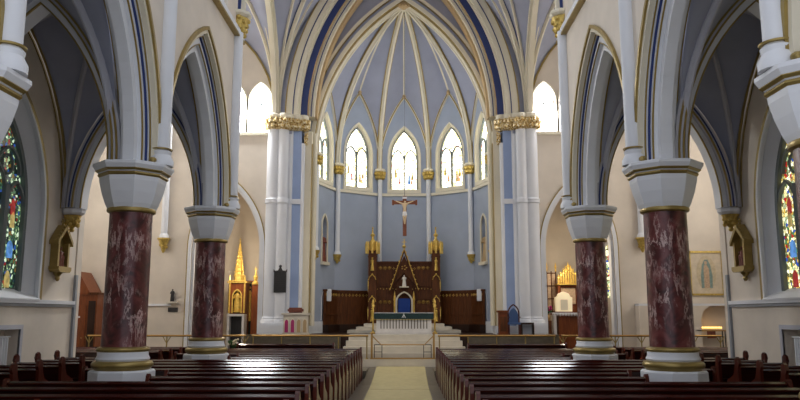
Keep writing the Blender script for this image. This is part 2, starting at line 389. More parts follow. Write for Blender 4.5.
# ------------------------------------------------------------------ marble columns
def make_column():
    t = thing('marble_column', '', 'column')
    p = BM(); lathe(p, 0, 0, [(.56, 0), (.56, 1.02), (.53, 1.05)], 8, pi/8); obj('plinth', p, 'white', t)
    p = BM(); lathe(p, 0, 0, [(.46, 1.05), (.5, 1.09), (.52, 1.12), (.52, 1.16), (.5, 1.19), (.44, 1.21)], 40); obj('lower_gilt_ring', p, 'olive', t, True)
    p = BM(); lathe(p, 0, 0, [(.44, 1.2), (.46, 1.24), (.43, 1.3), (.43, 1.35), (.42, 1.37)], 40); obj('base_moulding', p, 'white', t, True)
    p = BM(); lathe(p, 0, 0, [(.42, 1.36), (.445, 1.38), (.455, 1.4), (.445, 1.43), (.39, 1.45)], 40); obj('upper_gilt_ring', p, 'olive', t, True)
    p = BM(); lathe(p, 0, 0, [(.385, 1.42), (.38, 1.5), (.372, 3.84)], 48); obj('shaft', p, 'marble', t, True)
    p = BM(); lathe(p, 0, 0, [(.38, 3.82), (.42, 3.84), (.43, 3.87), (.42, 3.9), (.38, 3.92)], 40); obj('neck_ring', p, 'olive', t, True)
    p = BM(); lathe(p, 0, 0, [(.42, 3.9), (.46, 3.98), (.53, 4.18), (.58, 4.38), (.59, 4.5)], 8, pi/8); obj('capital', p, 'white', t)
    p = BM(); lathe(p, 0, 0, [(.59, 4.46), (.62, 4.49), (.61, 4.52)], 8, pi/8); lathe(p, 0, 0, [(.63, 4.54), (.665, 4.57), (.66, 4.585)], 8, pi/8); obj('gilt_edge', p, 'olive', t)
    p = BM(); lathe(p, 0, 0, [(.57, 4.5), (.62, 4.54), (.66, 4.58), (.705, 4.65), (.705, 4.7), (.68, 4.712)], 8, pi/8); obj('abacus', p, 'white', t)
    return t
col0 = None
cl = {0: 'nearest', 1: 'middle', 2: 'farthest'}
desc = {(0, -1): 'white octagonal column capital cut off by the left picture edge', (0, 1): 'white octagonal column capital cut off by the right picture edge',
        (1, -1): 'stout red marble column with white octagonal capital, the nearer one left of the aisle', (1, 1): 'stout red marble column with white octagonal capital, the nearer one right of the aisle',
        (2, -1): 'red marble column left of the aisle, next to the gilded side altar', (2, 1): 'red marble column right of the aisle, overlapping the lace covered side altar'}
for i, Y in enumerate(COLY):
    for s in (-1, 1):
        if col0 is None: col0 = t = make_column()
        else: t = copy_tree(col0)
        t.location = (s*COLX, Y, 0); t['label'] = desc[(i, s)]; t['category'] = 'column'; t['group'] = 'columns of the nave arcades'
# wall shafts over each column
def wall_shaft(x, y, z0, z1, r, matn='white', foot=True, head=False):
    b = BM(); lathe(b, x, y, [(r, z0), (r, z1)], 20); o = struct('trim_8', b, matn, True)
    if foot:
        e = BM(); lathe(e, x, y, [(r*1.5, z0), (r*1.5, z0+.1), (r*1.15, z0+.2), (r*1.25, z0+.26), (r, z0+.3)], 20); obj('shaft_foot', e, matn, o, True)
        e = BM(); lathe(e, x, y, [(r*1.3, z0+.3), (r*1.34, z0+.32), (r*1.0, z0+.34)], 20); obj('shaft_ring', e, 'olive', o, True)
    return o
for s in (-1, 1):
    for Y in COLY:
        wall_shaft(s*4.37, Y, ZS, 9.5 if Y > 18 else 15, .15)
        for q in (-1, 1):      # knobs of gilding on the capital beside the shaft
            b = BM(); blob(b, (s*4.42, Y+q*.28, ZS+.07), .055, (1.2, 1.6, .9), 2); blob(b, (s*4.40, Y+q*.28-.06, ZS+.04), .035, (1, 1, 1), 2)
            struct('trim_9', b, 'olive', True)
    # gilded corbel that carries the crossing arch at the end of the nave wall
    t = thing('wall_corbel', 'gilded leafy corbel high at the end of the %s nave wall' % sidename[s], 'corbel', (s*4.4, 18.62, 0), 0, 'gilded corbels of the crossing arch')
    p = BM(); lathe(p, 0, 0, [(.12, 9.42), (.2, 9.6), (.27, 9.98)], 12)
    for k in range(24): blob(p, (.22*cos(k*2.4)*(.7+.02*k), .22*sin(k*2.4)*(.7+.02*k), 9.5+.02*k), .075)
    obj('leaf_carving', p, 'goldpaint', t)
    p = BM(); lathe(p, 0, 0, [(.28, 10.0), (.34, 10.06), (.34, 10.12), (.3, 10.16)], 8, pi/8); obj('abacus', p, 'ivory', t)
# crossing arch over the nave end (west side of the crossing)
b = BM(); band(b, XZ, 0, 4.75, 9.5, 10.16, 0, .3, 18.4, 18.85); r = struct('trim_10', b, 'ivory')
e = BM(); band(e, XZ, 0, 4.75, 9.5, 10.16, .3, .4, 18.5, 18.75); obj('navy_line', e, 'navy', r)
e = BM(); band(e, XZ, 0, 4.75, 9.5, 10.16, .4, .5, 18.55, 18.7); obj('inner_roll', e, 'ivory', r)
b = BM(); wallp(b, XZ, -4.5, 4.5, 14.5, 20, 18.9, 19.3); 
wallx = struct('wall_west', b, 'cream')

# ================================================================== AISLES
AW = 8.7
TA = dict(c=6.95, a=1.62, R=3.25)
for s in (-1, 1):
    T = YZ(s); sn = sidename[s]
    b = BM(); box(b, *sorted((s*5.12, s*9.3)), 4.8, 5.0, 0, 10); struct('wall_west', b, 'cream')  # closure added out of view, blocks side light entering the aisle
    b = BM(); box(b, *sorted((s*5.12, s*9.3)), 4.8, 8.0, 9.8, 10.0); struct('ceiling', b, 'web')  # unseen flat cover added behind it to keep sky light out
    b = BM()
    wallp(b, T, 5.0, 19.2, 0, .55, AW, AW+.6)
    wallp(b, T, 5.0, 14.7, .55, 1.68, AW, AW+.6); wallp(b, T, 16.7, 19.2, .55, 1.68, AW, AW+.6); wallp(b, T, 14.7, 16.7, .55, 1.68, AW+.35, AW+.6)
    wallp(b, T, 5.0, 19.2, 1.68, 9.8, AW, AW+.6, [(c, 1.66, 3.25, 4.4, 2.42) for c in (10.4, 15.65)])
    w = struct('wall_'+sn, b, 'cream')
    x0, x1 = sorted((s*(AW-.08), s*(AW+.02)))
    e = BM(); box(e, x0, x1, 5, 19.2, 2.27, 2.36); obj('dado_ledge', e, 'white', w)
    e = BM(); x0, x1 = sorted((s*(AW-.05), s*(AW+.02))); box(e, x0, x1, 5, 19.2, 2.2, 2.27); obj('dado_edge', e, 'grey', w)
    # wall end board
    x0, x1 = sorted((s*(AW-.06), s*(AW+.5)))
    e = BM(); box(e, x0, x1, 19.2, 19.32, 0, 3.05); obj('end_board', e, 'grey', w)
    for wi, c in enumerate((10.4, 15.65)):
        g = BM(); pane(g, T, c, 1.66, 3.25, 4.4, 2.42, AW+.3, AW+.34, .36)
        wo = struct('window_%d' % (3 if s < 0 else 4), g, 'glass_left' if s < 0 else 'glass_right')
        e = BM(); splay(e, T, c, 1.66, 3.25, 4.4, 0, .38, AW, AW+.28, 2.42); obj('window_frame', e, 'white', wo)
        e = BM(); band(e, T, c, 1.66, 3.25, 4.4, -.16, -.02, AW-.05, AW+.02, 2.36); obj('gilt_surround', e, 'olive', wo)
        e = BM(); band(e, T, c, 1.66, 3.25, 4.4, -.02, .06, AW-.07, AW+.02, 2.36); obj('inner_surround', e, 'white', wo)
        # sloping sill
        e = BM(); prism(e, [(AW-.1, 2.34), (AW-.1, 2.38), (AW+.3, 2.6), (AW+.3, 2.34)], c-1.66, c+1.66, lambda u, z, y, s=s: (s*u, y, z)); obj('window_sill', e, 'white', wo)
        # tracery
        e = BM()
        for m in (-.42, .42): box(e, *sorted((s*(AW+.2), s*(AW+.36))), c+m-.08, c+m+.08, 2.5, 4.95)
        band(e, T, c, 1.66, 3.25, 4.4, .34, .46, AW+.2, AW+.34, 2.5)
        for m in (-.84, 0, .84): band(e, T, c+m, .42, .72, 4.45 if m else 4.75, 0, .06, AW+.22, AW+.33)
        for m in (-.46, .46): band(e, T, c+m, .5, .62, 5.25, 0, .06, AW+.22, AW+.33); 
        for m, zc, rr in ((0, 6.2, .26), (-.42, 5.42, .22), (.42, 5.42, .22)):
            tube(e, [(s*(AW+.27), c+m+rr*cos(t*pi/10), zc+rr*sin(t*pi/10)) for t in range(21)], .035, 6)
        obj('tracery', e, 'lead', wo)
        # coloured figure panes in each light
        for k, (m, z0, nm) in enumerate(((0.84, 3.3, 'bluepane'), (0.84, 2.62, 'redpane' if s > 0 else 'goldpane'), (0.84, 4.3, 'redpane'), (0, 3.5, 'redpane'), (0, 2.8, 'bluepane'), (0.86, 4.0, 'goldpane'))):
            e = BM(); pane(e, T, c+m, .12-.02*(k % 3), .2, z0+.22, z0, AW+.28, AW+.31); obj('figure_pane', e, nm, wo)
    # radiator in the niche
    t = thing('radiator', 'white ribbed radiator in the niche under the %s stained glass window' % sn, 'radiator', (s*(AW+.2), 15.65, 0))
    p = BM()
    for k in range(16): boxb(p, -.07, .07, -.85+.108*k, -.85+.108*k+.08, .62, 1.5, .015)
    obj('ribs', p, 'white', t)
    p = BM(); box(p, -.09, .09, -.88, .88, 1.5, 1.53); obj('top_cover', p, 'white', t)
    e = BM(); x0, x1 = sorted((s*(AW-.02), s*(AW+.03)))
    box(e, x0, x1, 14.6, 14.7, .5, 1.78); box(e, x0, x1, 16.7, 16.8, .5, 1.78); box(e, x0, x1, 14.7, 16.7, 1.68, 1.78); struct('trim_11', e, 'lilac')
    # transverse arches
    TX = lambda u, z, w, s=s: (s*u, w, z)
    for Y in COLY:
        r_ = BM(); band(r_, TX, 6.74, 1.76, 4.35, ZS, 0, .16, Y-.36, Y+.36); r = struct('trim_12', r_, 'lilac')
        e = BM(); band(e, TX, 6.74, 1.76, 4.35, ZS, .14, .3, Y-.2, Y+.2); obj('inner_order', e, 'white', r)
        e = BM(); band(e, TX, 6.74, 1.76, 4.35, ZS, .13, .165, Y-.38, Y-.34); band(e, TX, 6.74, 1.76, 4.35, ZS, .28, .31, Y-.22, Y-.18); obj('gilt_line', e, 'olive', r)
        e = BM(); band(e, TX, 6.74, 1.76, 4.35, ZS, .05, .09, Y-.37, Y-.35); obj('navy_line' if Y > 18 else 'gilt_line', e, 'navy' if Y > 18 else 'olive', r)
    b = BM(); wallp(b, TX, 5.12, 8.7, ZS, 15.5, 18.76, 19.1, [(6.74, 1.72, 4.3, ZS, ZS)]); wallp(b, TX, 8.7, 13.5, 0, 15.5, 19.3, 19.6); struct('wall_'+sn, b, 'cream')
    # aisle vaults
    for y0, y1 in ((7.8, 13.0), (13.0, 18.4)):
        ym = (y0+y1)/2; bos = (s*6.85, ym, 9.2); b = BM(); rb = BM(); ln = BM()
        for yc in (y0, y1):
            yo = yc+(.2 if yc == y0 else -.2)
            for xc in (5.14, 8.64):
                P = (s*xc, yo, ZS)
                A1 = (s*xc, ym, 8.75); A2 = (s*6.85, yo, 8.22)
                RB, LU, RG = web(b, P, bos, A1); RB2, LU2, RG2 = web(b, P, bos, A2)
                rib(rb, RB, .12, .12); rib(rb, RG, .09, .07); rib(rb, RG2, .09, .07)
                if xc > 8: ribline(ln, LU, .06, .2, .05)
        c_ = obj('ceiling', b, 'web', None, True); c_['kind'] = 'structure'
        obj('rib', rb, 'lilac', c_); obj('gilt_line', ln, 'olive', c_)
        e = BM(); lathe(e, s*6.85, ym, [(.05, 9.0), (.16, 9.05), (.18, 9.15), (.1, 9.23)], 12); obj('boss', e, 'goldpaint', c_)
    # wall corbels in the aisle
    for Y, nm in ((18.45, 'beside the station of the cross'), (13.0, 'above the pews'),):
        t = thing('wall_corbel', 'small gilded corbel on the %s aisle wall %s' % (sn, nm), 'corbel', (s*8.5, Y, 0), 0, 'aisle wall corbels')
        p = BM(); lathe(p, 0, 0, [(.04, 4.12), (.07, 4.16), (.05, 4.22), (.12, 4.3), (.22, 4.55)], 12)
        for k in range(14): blob(p, (.15*cos(k*2.4), .15*sin(k*2.4), 4.28+.017*k), .06)
        obj('leaf_carving', p, 'goldpaint', t)
        p = BM(); lathe(p, 0, 0, [(.24, 4.56), (.3, 4.62), (.3, 4.7), (.26, 4.72)], 8, pi/8); obj('abacus', p, 'white', t)
    # station of the cross
    t = thing('station_plaque', 'gabled gilt station of the cross relief on the %s aisle wall' % sn, 'wall relief', (s*AW, 18.12, 0), 0, 'stations of the cross')
    G = lambda u, z, w, s=s: (-s*w, u, z)
    p = BM(); prism(p, [(-.3, 3.2), (.3, 3.2), (.3, 3.8), (.36, 3.8), (0, 4.2), (-.36, 3.8), (-.3, 3.8)], 0, .05, G); obj('back_board', p, 'olive', t)
    p = BM()
    for q in (-1, 1):
        prism(p, [(q*.3, 3.2), (q*.22, 3.2), (q*.22, 3.8), (q*.3, 3.8)], .05, .2, G)
        prism(p, [(q*.4, 3.74), (q*.4, 3.84), (0, 4.26), (0, 4.13)], .0, .24, G)
        for k in range(5): blob(p, (-s*.2, q*(.36-.075*k), 3.86+.09*k), .04)
    obj('gabled_frame', p, 'olive', t)
    p = BM(); prism(p, [(-.34, 3.2), (.34, 3.2), (.34, 3.12), (.26, 3.06), (-.26, 3.06), (-.34, 3.12)], 0, .26, G); lathe(p, -s*.08, 0, [(.03, 2.84), (.06, 2.9), (.05, 2.96), (.14, 3.08)], 10); obj('bracket_shelf', p, 'olive', t)
    p = BM(); box(p, *sorted((-s*.1, -s*.14)), -.015, .015, 4.22, 4.42); box(p, *sorted((-s*.1, -s*.14)), -.06, .06, 4.32, 4.35); obj('cross_finial', p, 'olive', t)
    p = BM()
    for q, h in ((-.12, .42), (0, .5), (.11, .38)):
        lathe(p, -s*.1, q, [(.07, 3.21), (.06, 3.35), (.07, 3.21+h*.7), (.03, 3.21+h*.8)], 8); blob(p, (-s*.11, q, 3.21+h*.9), .05)
    obj('relief_figures', p, 'redfig', t, True)

# ================================================================== EAST WALL, TRANSEPTS
CH = (6.62, 1.32, 3.2, 4.5, .49)
for s in (-1, 1):
    sn = sidename[s]; TX = lambda u, z, w, s=s: (s*u, w, z)
    b = BM()
    wallp(b, TX, 4.9, 13.5, 0, 8.4, EY, EY+.5, [CH])
    wallp(b, TX, 4.9, 13.5, 8.4, 16, EY, EY+.5, [(5.5, .47, .95, 10.15, 8.98), (6.52, .47, .95, 10.15, 8.98), (7.54, .47, .95, 10.15, 8.98)])
    w = struct('wall_east', b, 'cream')
    e = BM(); box(e, *sorted((s*8.6, s*13.5)), EY-.06, EY, 2.33, 2.41); box(e, *sorted((s*8.0, s*13.5)), EY-.06, EY, 2.33, 2.41) if False else None; obj('dado_ledge', e, 'white', w)
    e = BM(); box(e, *sorted((s*4.9, s*8.1)), EY-.08, EY, 8.84, 8.94); obj('window_ledge', e, 'ivory', w)
    e = BM(); band(e, TX, *CH[:4], -.12, 0, EY-.06, EY+.05, .49); band(e, TX, *CH[:4], 0, .1, EY+.1, EY+.45, .49); obj('chapel_arch_mould', e, 'white', w)
    e = BM(); band(e, TX, *CH[:4], -.16, -.12, EY-.05, EY+.02, .49); obj('gilt_line', e, 'olive', w)
    # transept end wall
    b = BM(); box(b, *sorted((s*13.2, s*13.6)), 19.3, EY+.5, 0, 16); struct('wall_'+sn, b, 'cream')
    # chapel shell
    b = BM(); box(b, *sorted((s*5.0, s*9.2)), 30.2, 30.5, 0, 8); box(b, *sorted((s*9.0, s*9.3)), 27.5, 30.5, 0, 8); box(b, *sorted((s*4.9, s*5.1)), 27.5, 30.5, 0, 8); struct('wall_east', b, 'cream')
    b = BM(); box(b, *sorted((s*5.0, s*9.3)), 27.5, 30.5, 7.6, 7.8); struct('ceiling', b, 'cream')
    # lancets
    for k, c in enumerate((5.5, 6.52, 7.54)):
        g = BM(); pane(g, TX, c, .47, .95, 10.15, 8.98, EY+.2, EY+.22, .06)
        wo = struct('window_%d' % (5 if s < 0 else 6), g, 'glass_clear_left' if s < 0 else 'glass_clear_right')
        e = BM(); splay(e, TX, c, .47, .95, 10.15, 0, .08, EY-.02, EY+.18, 8.98); band(e, TX, c, .47, .95, 10.15, -.06, 0, EY-.05, EY+.02, 8.94); obj('window_frame', e, 'ivory', wo)
        e = BM(); box(e, *sorted((s*(c-.012), s*(c+.012))), EY+.17, EY+.2, 9, 10.2)
        for q in (-.21, .21): band(e, TX, c+q, .2, .36, 10.1, 0, .03, EY+.16, EY+.2)
        obj('tracery', e, 'lead', wo)
    if s > 0:
        g = BM(); pane(g, TX, 8.55, .34, .7, 4.3, 2.7, 30.12, 30.16, .02); wo = struct('window_8', g, 'glass_right')
        e = BM(); band(e, TX, 8.55, .34, .7, 4.3, -.1, .02, 30.0, 30.2, 2.65); obj('window_frame', e, 'white', wo)
    # hanging shaft with corbel on the east wall
    t = thing('hanging_shaft', 'slim white wall shaft on gilded corbel, on the pale wall %s of the side altar' % sn, 'wall shaft', (s*8.95, EY-.16, 0), 0, 'slim wall shafts on corbels')
    p = BM(); lathe(p, 0, 0, [(.12, 5.0), (.12, 10.4)], 16); lathe(p, 0, 0, [(.17, 4.85), (.17, 4.95), (.12, 5.02)], 16); obj('shaft', p, 'white', t, True)
    p = BM(); lathe(p, 0, 0, [(.03, 4.3), (.06, 4.36), (.1, 4.5), (.2, 4.78), (.24, 4.8), (.24, 4.85)], 12)
    for k in range(12): blob(p, (.12*cos(k*2.4), .12*sin(k*2.4), 4.5+.022*k), .055)
    obj('leaf_corbel', p, 'goldpaint', t)
    # vaults over the transept
    for x0, x1 in ((4.9, 8.95), (8.95, 13.2)):
        xm = (x0+x1)/2; b = BM(); rb = BM(); ln = BM(); bos = (s*xm, 22.95, 14.8)
        for xc in (x0, x1):
            for yc in (19.1, EY):
                P = (s*xc, yc, ZC); A1 = (s*xc, 22.95, 14.6); A2 = (s*xm, yc, 13.25)
                RB, LU, RG = web(b, P, bos, A1); RB2, LU2, RG2 = web(b, P, bos, A2)
                rib(rb, RB, .13, .14); rib(rb, RG2, .1, .08)
                if yc == EY: ribline(ln, LU2, .02, .25, .07)
                # intermediate ribs
                Q = (s*(xc*.5+xm*.5), 22.95, 14.75); rib(rb, arc2(P, Q, 16), .09, .1)
        c_ = obj('ceiling', b, 'web', None, True); c_['kind'] = 'structure'; obj('rib', rb, 'ivory', c_); obj('wall_rib', ln, 'olive', c_)
    # great side arch between crossing and transept
    rr = (4.0**2+4.95**2)/(2*4.0)
    T = YZ(s); b = BM(); band(b, T, 23.05, 4.0, rr, ZC, 0, .22, 4.75, 5.05); r = struct('trim_13', b, 'ivory')
    e = BM(); band(e, T, 23.05, 4.0, rr, ZC, .22, .36, 4.83, 4.97); obj('inner_roll', e, 'ivory', r)
# crossing vault
b = BM(); rb = BM(); ln = BM(); bos = (0, 22.95, 17.2)
for s in (-1, 1):
    for yc in (18.95, EY):
        P = (s*4.85, yc, ZC); 
        RB, LU, RG = web(b, P, bos, (s*4.85, 22.95, 14.8)); rib(rb, RB, .16, .16); ribline(ln, RB, .16, .1, .03)
        RB, LU, RG2 = web(b, P, bos, (0, yc, 16.9))
        rib(rb, arc2(P, (s*4.85/2, 22.95, 16.3), 16), .1, .1); rib(rb, arc2(P, (0, (yc+22.95)/2, 17.1), 16), .1, .1)
c_ = obj('ceiling', b, 'web', None, True); c_['kind'] = 'structure'; obj('rib', rb, 'ivory', c_); obj('painted_fillet', ln, 'navy', c_)

# ================================================================== CHANCEL ARCH AND PIERS
CA, CR = 4.25, 9.15
b = BM(); wallp(b, XZ, -4.95, 4.95, 8.9, 20, EY, EY+.9, [(0, CA, CR, ZC, 8.9)]); struct('wall_east', b, 'web')
b = BM(); band(b, XZ, 0, CA, CR, ZC, -.25, .22, EY-.14, EY+.5); r = struct('trim_14', b, 'ivory')
for nm, d0, d1, w0, w1, m in (('outer_roll', .16, .3, EY-.02, EY+.2, 'ivory'), ('navy_band', .22, .56, EY+.12, EY+.6, 'navy'), ('gilt_line', .56, .6, EY+.1, EY+.6, 'tan'), ('inner_order', .6, .82, EY+.22, EY+.85, 'ivory'),
                         ('tan_band', .82, .9, EY+.4, EY+.85, 'tan'), ('gilt_line', -.27, -.23, EY-.17, EY-.1, 'olive')):
    e = BM(); band(e, XZ, 0, CA, CR, ZC, d0, d1, w0, w1, n=24); obj(nm, e, m, r)
e = BM(); band(e, XZ, 0, CA, CR, ZC, .68, .71, EY+.19, EY+.25, n=24); obj('navy_line', e, 'navy', r)
e = BM(); band(e, XZ, 0, CA, CR, ZC, .02, .05, EY-.17, EY-.12, n=24); obj('navy_line', e, 'navy', r)
for s in (-1, 1):
    sn = sidename[s]
    t = thing('chancel_pier', 'tall clustered white and blue pier with gilt leaf capital, %s of the sanctuary' % sn, 'pier', (s*4.4, EY, 1.3), 0, 'chancel arch piers')
    def X_(x): return s*x-s*4.4
    H = 9.05-1.3
    p = BM(); lathe(p, X_(4.92), .05, [(.27, .55), (.27, H)], 24); obj('outer_shaft', p, 'white', t, True)
    p = BM(); lathe(p, X_(4.55), -.05, [(.2, .55), (.2, H)], 24); obj('middle_shaft', p, 'white', t, True)
    p = BM(); lathe(p, X_(4.3), .1, [(.1, .55), (.1, H)], 20); obj('slim_shaft', p, 'white', t, True)
    p = BM(); box(p, *sorted((X_(5.1), X_(4.0))), .15, .85, 0, H); obj('core', p, 'white', t)
    p = BM(); box(p, *sorted((X_(4.22), X_(3.88))), .08, .85, 0, H); obj('blue_face', p, 'blue', t)
    p = BM(); lathe(p, X_(3.82), .12, [(.075, .4), (.075, H-.5)], 16); obj('white_roll', p, 'white', t, True)
    p = BM(); box(p, *sorted((X_(3.8), X_(3.5))), .2, .9, 0, H); obj('ivory_face', p, 'ivory', t)
    p = BM(); lathe(p, X_(3.55), .25, [(.06, .3), (.06, H-.4)], 16); lathe(p, X_(3.42), .6, [(.09, .3), (.09, H)], 16); obj('ivory_roll', p, 'ivory', t, True)
    p = BM(); box(p, *sorted((X_(3.5), X_(3.47))), .17, .3, .3, H-.5); obj('gilt_line', p, 'olive', t)
    # base
    p = BM(); boxb(p, *sorted((X_(5.25), X_(4.25))), -.42, .9, 0, .35, .02); boxb(p, *sorted((X_(5.2), X_(4.28))), -.36, .9, .35, .42, .02); box(p, *sorted((X_(4.3), X_(3.45))), -.02, .9, 0, .3)
    for x, y, r_ in ((4.92, .05, .27), (4.55, -.05, .2), (4.3, .1, .1)): lathe(p, X_(x), y, [(r_*1.35, .42), (r_*1.3, .5), (r_*1.1, .56), (r_*1.15, .6), (r_, .64)], 24)
    obj('base', p, 'white', t)
    # rings half way
    p = BM()
    for x, y, r_ in ((4.92, .05, .27), (4.55, -.05, .2), (4.3, .1, .1)): lathe(p, X_(x), y, [(r_, 4.85), (r_*1.16, 4.9), (r_*1.1, 4.96), (r_*1.16, 5.02), (r_, 5.08)], 24)
    box(p, *sorted((X_(4.25), X_(3.78))), .02, .2, 4.87, 5.06)
    obj('shaft_ring', p, 'white', t, True)
    # capital
    p = BM()
    for x, y, r_, n in ((4.92, .05, .27, 12), (4.5, -.05, .22, 11), (4.15, .05, .16, 9), (3.85, .15, .14, 8)): leafcap(p, X_(x), y, H-.02, H+.44, r_, r_*1.38, n)
    for k in range(16): blob(p, (X_(3.72+.05*cos(k*2.3)), .12+.06*sin(k*2.3), H-.55+.03*k), .05)
    obj('leaf_capital', p, 'capgold', t)
    p = BM()
    for x, y, r_ in ((4.92, .05, .42), (4.5, -.05, .34), (4.15, .05, .26), (3.85, .15, .22)): lathe(p, X_(x), y, [(r_*.92, H+.42), (r_, H+.48), (r_, H+.56), (r_*.9, H+.6)], 16)
    obj('abacus', p, 'ivory', t)

# ================================================================== APSE
def apse_frame(al):
    """local frame of a panel: u across, w outwards, angle al from straight ahead (towards +X)"""
    ap = APR*cos(pi/10)
    def f(u, z, w):
        return (APX+(ap+w)*sin(al)+u*cos(al), APY+(ap+w)*cos(al)-u*sin(al), z)
    return f
HW = APR*sin(pi/10)
aw = BM()
for k in (-2, -1, 0, 1, 2):
    f = apse_frame(k*pi/5)
    wallp(aw, f, -HW-.02, HW+.02, 1.3, 7.25, 0, .35, [(0, .24, .5, 5.6, 4.1)] if abs(k) == 2 else ())
    wallp(aw, f, -HW-.02, HW+.02, 7.25, 12.4, 0, .35, [(0, .7, 1.75, 8.95, 7.4)])
for s in (-1, 1): box(aw, *sorted((APX+s*3.58, APX+s*3.95)), 27.85, 28.25, 1.3, 14)
apw = struct('wall_back', aw, 'apse')
b = BM(); wallp(b, XZ, -4.3, 4.3, 8.3, 18.5, 27.92, 28.12, [(APX, 3.62, 7.55, 8.35, 8.3)]); struct('wall_back', b, 'web')
b = BM(); band(b, XZ, APX, 3.62, 7.55, 8.35, -.42, -.3, 27.84, 27.95, n=24); band(b, XZ, APX, 3.62, 7.55, 8.35, -.12, .04, 27.82, 28.0, n=24); r_ = struct('trim_18', b, 'ivory')
e = BM(); band(e, XZ, APX, 3.62, 7.55, 8.35, -.29, -.26, 27.86, 27.93, n=24); band(e, XZ, APX, 3.62, 7.55, 8.35, .04, .07, 27.86, 27.98, n=24); obj('gilt_line', e, 'olive', r_)
e = BM()
for k in (-2, -1, 0, 1, 2):
    f = apse_frame(k*pi/5); prism(e, [(-HW, 7.2), (HW, 7.2), (HW, 7.32), (-HW, 7.32)], -.07, .02, f)
obj('string_course', e, 'ivory', apw)
e = BM()
for k in (-2, 2):
    f = apse_frame(k*pi/5); prism(e, [(-HW, 1.3), (HW, 1.3), (HW, 1.75), (-HW, 1.75)], -.07, .02, f)
obj('plinth_band', e, 'white', apw)
for k in (-2, -1, 0, 1, 2):
    f = apse_frame(k*pi/5)
    g = BM(); pane(g, f, 0, .7, 1.75, 8.95, 7.4, .2, .22, .12)
    wo = struct('window_%d' % (k+11), g, 'glass_apse')
    e = BM(); splay(e, f, 0, .7, 1.75, 8.95, 0, .13, -.01, .18, 7.4); band(e, f, 0, .7, 1.75, 8.95, -.05, .02, -.05, .02, 7.34); prism(e, [(-.72, 7.34), (.72, 7.34), (.72, 7.5), (-.72, 7.5)], -.06, .2, f); obj('window_frame', e, 'ivory', wo)
    e = BM(); prism(e, [(-.03, 7.5), (.03, 7.5), (.03, 9.1), (-.03, 9.1)], .1, .2, f)
    for q in (-.29, .29): band(e, f, q, .28, .5, 8.9, 0, .04, .12, .2)
    band(e, f, 0, .7, 1.75, 8.95, .11, .15, .1, .2, 7.5)
    P_ = [f(.14*cos(t*pi/8), 9.62+.16*sin(t*pi/8), .16) for t in range(17)]
    for j in range(9): prism(e, [(-.57, 7.66+.2*j), (.57, 7.66+.2*j), (.57, 7.672+.2*j), (-.57, 7.672+.2*j)], .18, .2, f)
    obj('tracery', e, 'lead', wo)
    if abs(k) < 2:
        for u, z, hw, h, nm in ((.22, 7.75, .06, .42, 'bluepane' if k == 0 else 'goldpane'), (-.2, 7.8, .04, .3, 'redpane'), (.38, 7.95, .05, .25, 'goldpane'), (-.38, 8.1, .06, .3, 'goldpane'), (.33, 7.75, .03, .3, 'redpane')):
            e = BM(); prism(e, [(u-hw, z), (u+hw, z), (u+hw*.6, z+h), (u, z+h+.08), (u-hw*.6, z+h)], .185, .2, f); obj('figure_pane', e, nm, wo)
# vault
b = BM(); rb = BM(); ln = BM(); lu = BM(); boss = Vector((APX, APY, 14.75)); ZA = 8.35
rg = BM(); kn = BM()
vert = lambda al: Vector((APX+APR*sin(al), APY+APR*cos(al), ZA))
for k in (-2, -1, 0, 1, 2):
    al = k*pi/5; f = apse_frame(al); A = Vector(f(0, 11.75, 0))
    for q in (-1, 1):
        P = vert(al+q*pi/10)
        RB, LU, RG = web(b, P, boss, A, n=24, us=.5, ridge_bulge=1.5)
        h = (A-P); side = Vector((h.y, -h.x, 0)).normalized()
        inn = Vector((-sin(al), -cos(al), 0))
        ribsweep(lu, [p+inn*.03 for p in LU], inn, [(-.05, -.05), (.06, -.05), (.06, .05), (-.05, .05)])
        ribsweep(ln, [p+inn*.07 for p in LU], inn, [(-.02, -.025), (.04, -.025), (.04, .025), (-.02, .025)])
    ribsweep(rg, RG, Vector((cos(al), -sin(al), 0)), [(-.05, -.03), (.05, -.03), (.05, .07), (-.05, .07)])
    blob(kn, A+inn*.08, .1, (1, 1, 1.2))
c_ = obj('ceiling', b, 'web', None, True); c_['kind'] = 'structure'
for al in [(-2.5+i)*pi/5 for i in range(6)]:
    RB = arc2(vert(al), boss, 24); rib(rb, RB, .17, .2); ribline(ln, RB, .17, .16, .035)
obj('rib', rb, 'ivory', c_); obj('gilt_fillet', ln, 'olive', c_); obj('wall_rib', lu, 'ivory', c_); obj('ridge_rib', rg, 'ivory', c_); obj('small_boss', kn, 'tan', c_)
e = BM(); lathe(e, boss.x, boss.y, [(.05, 14.45), (.2, 14.5), (.26, 14.62), (.2, 14.75)], 16)
for k in range(10): blob(e, (boss.x+.24*cos(k*pi/5), boss.y+.24*sin(k*pi/5), 14.55), .08)
obj('boss', e, M['tan'], c_)
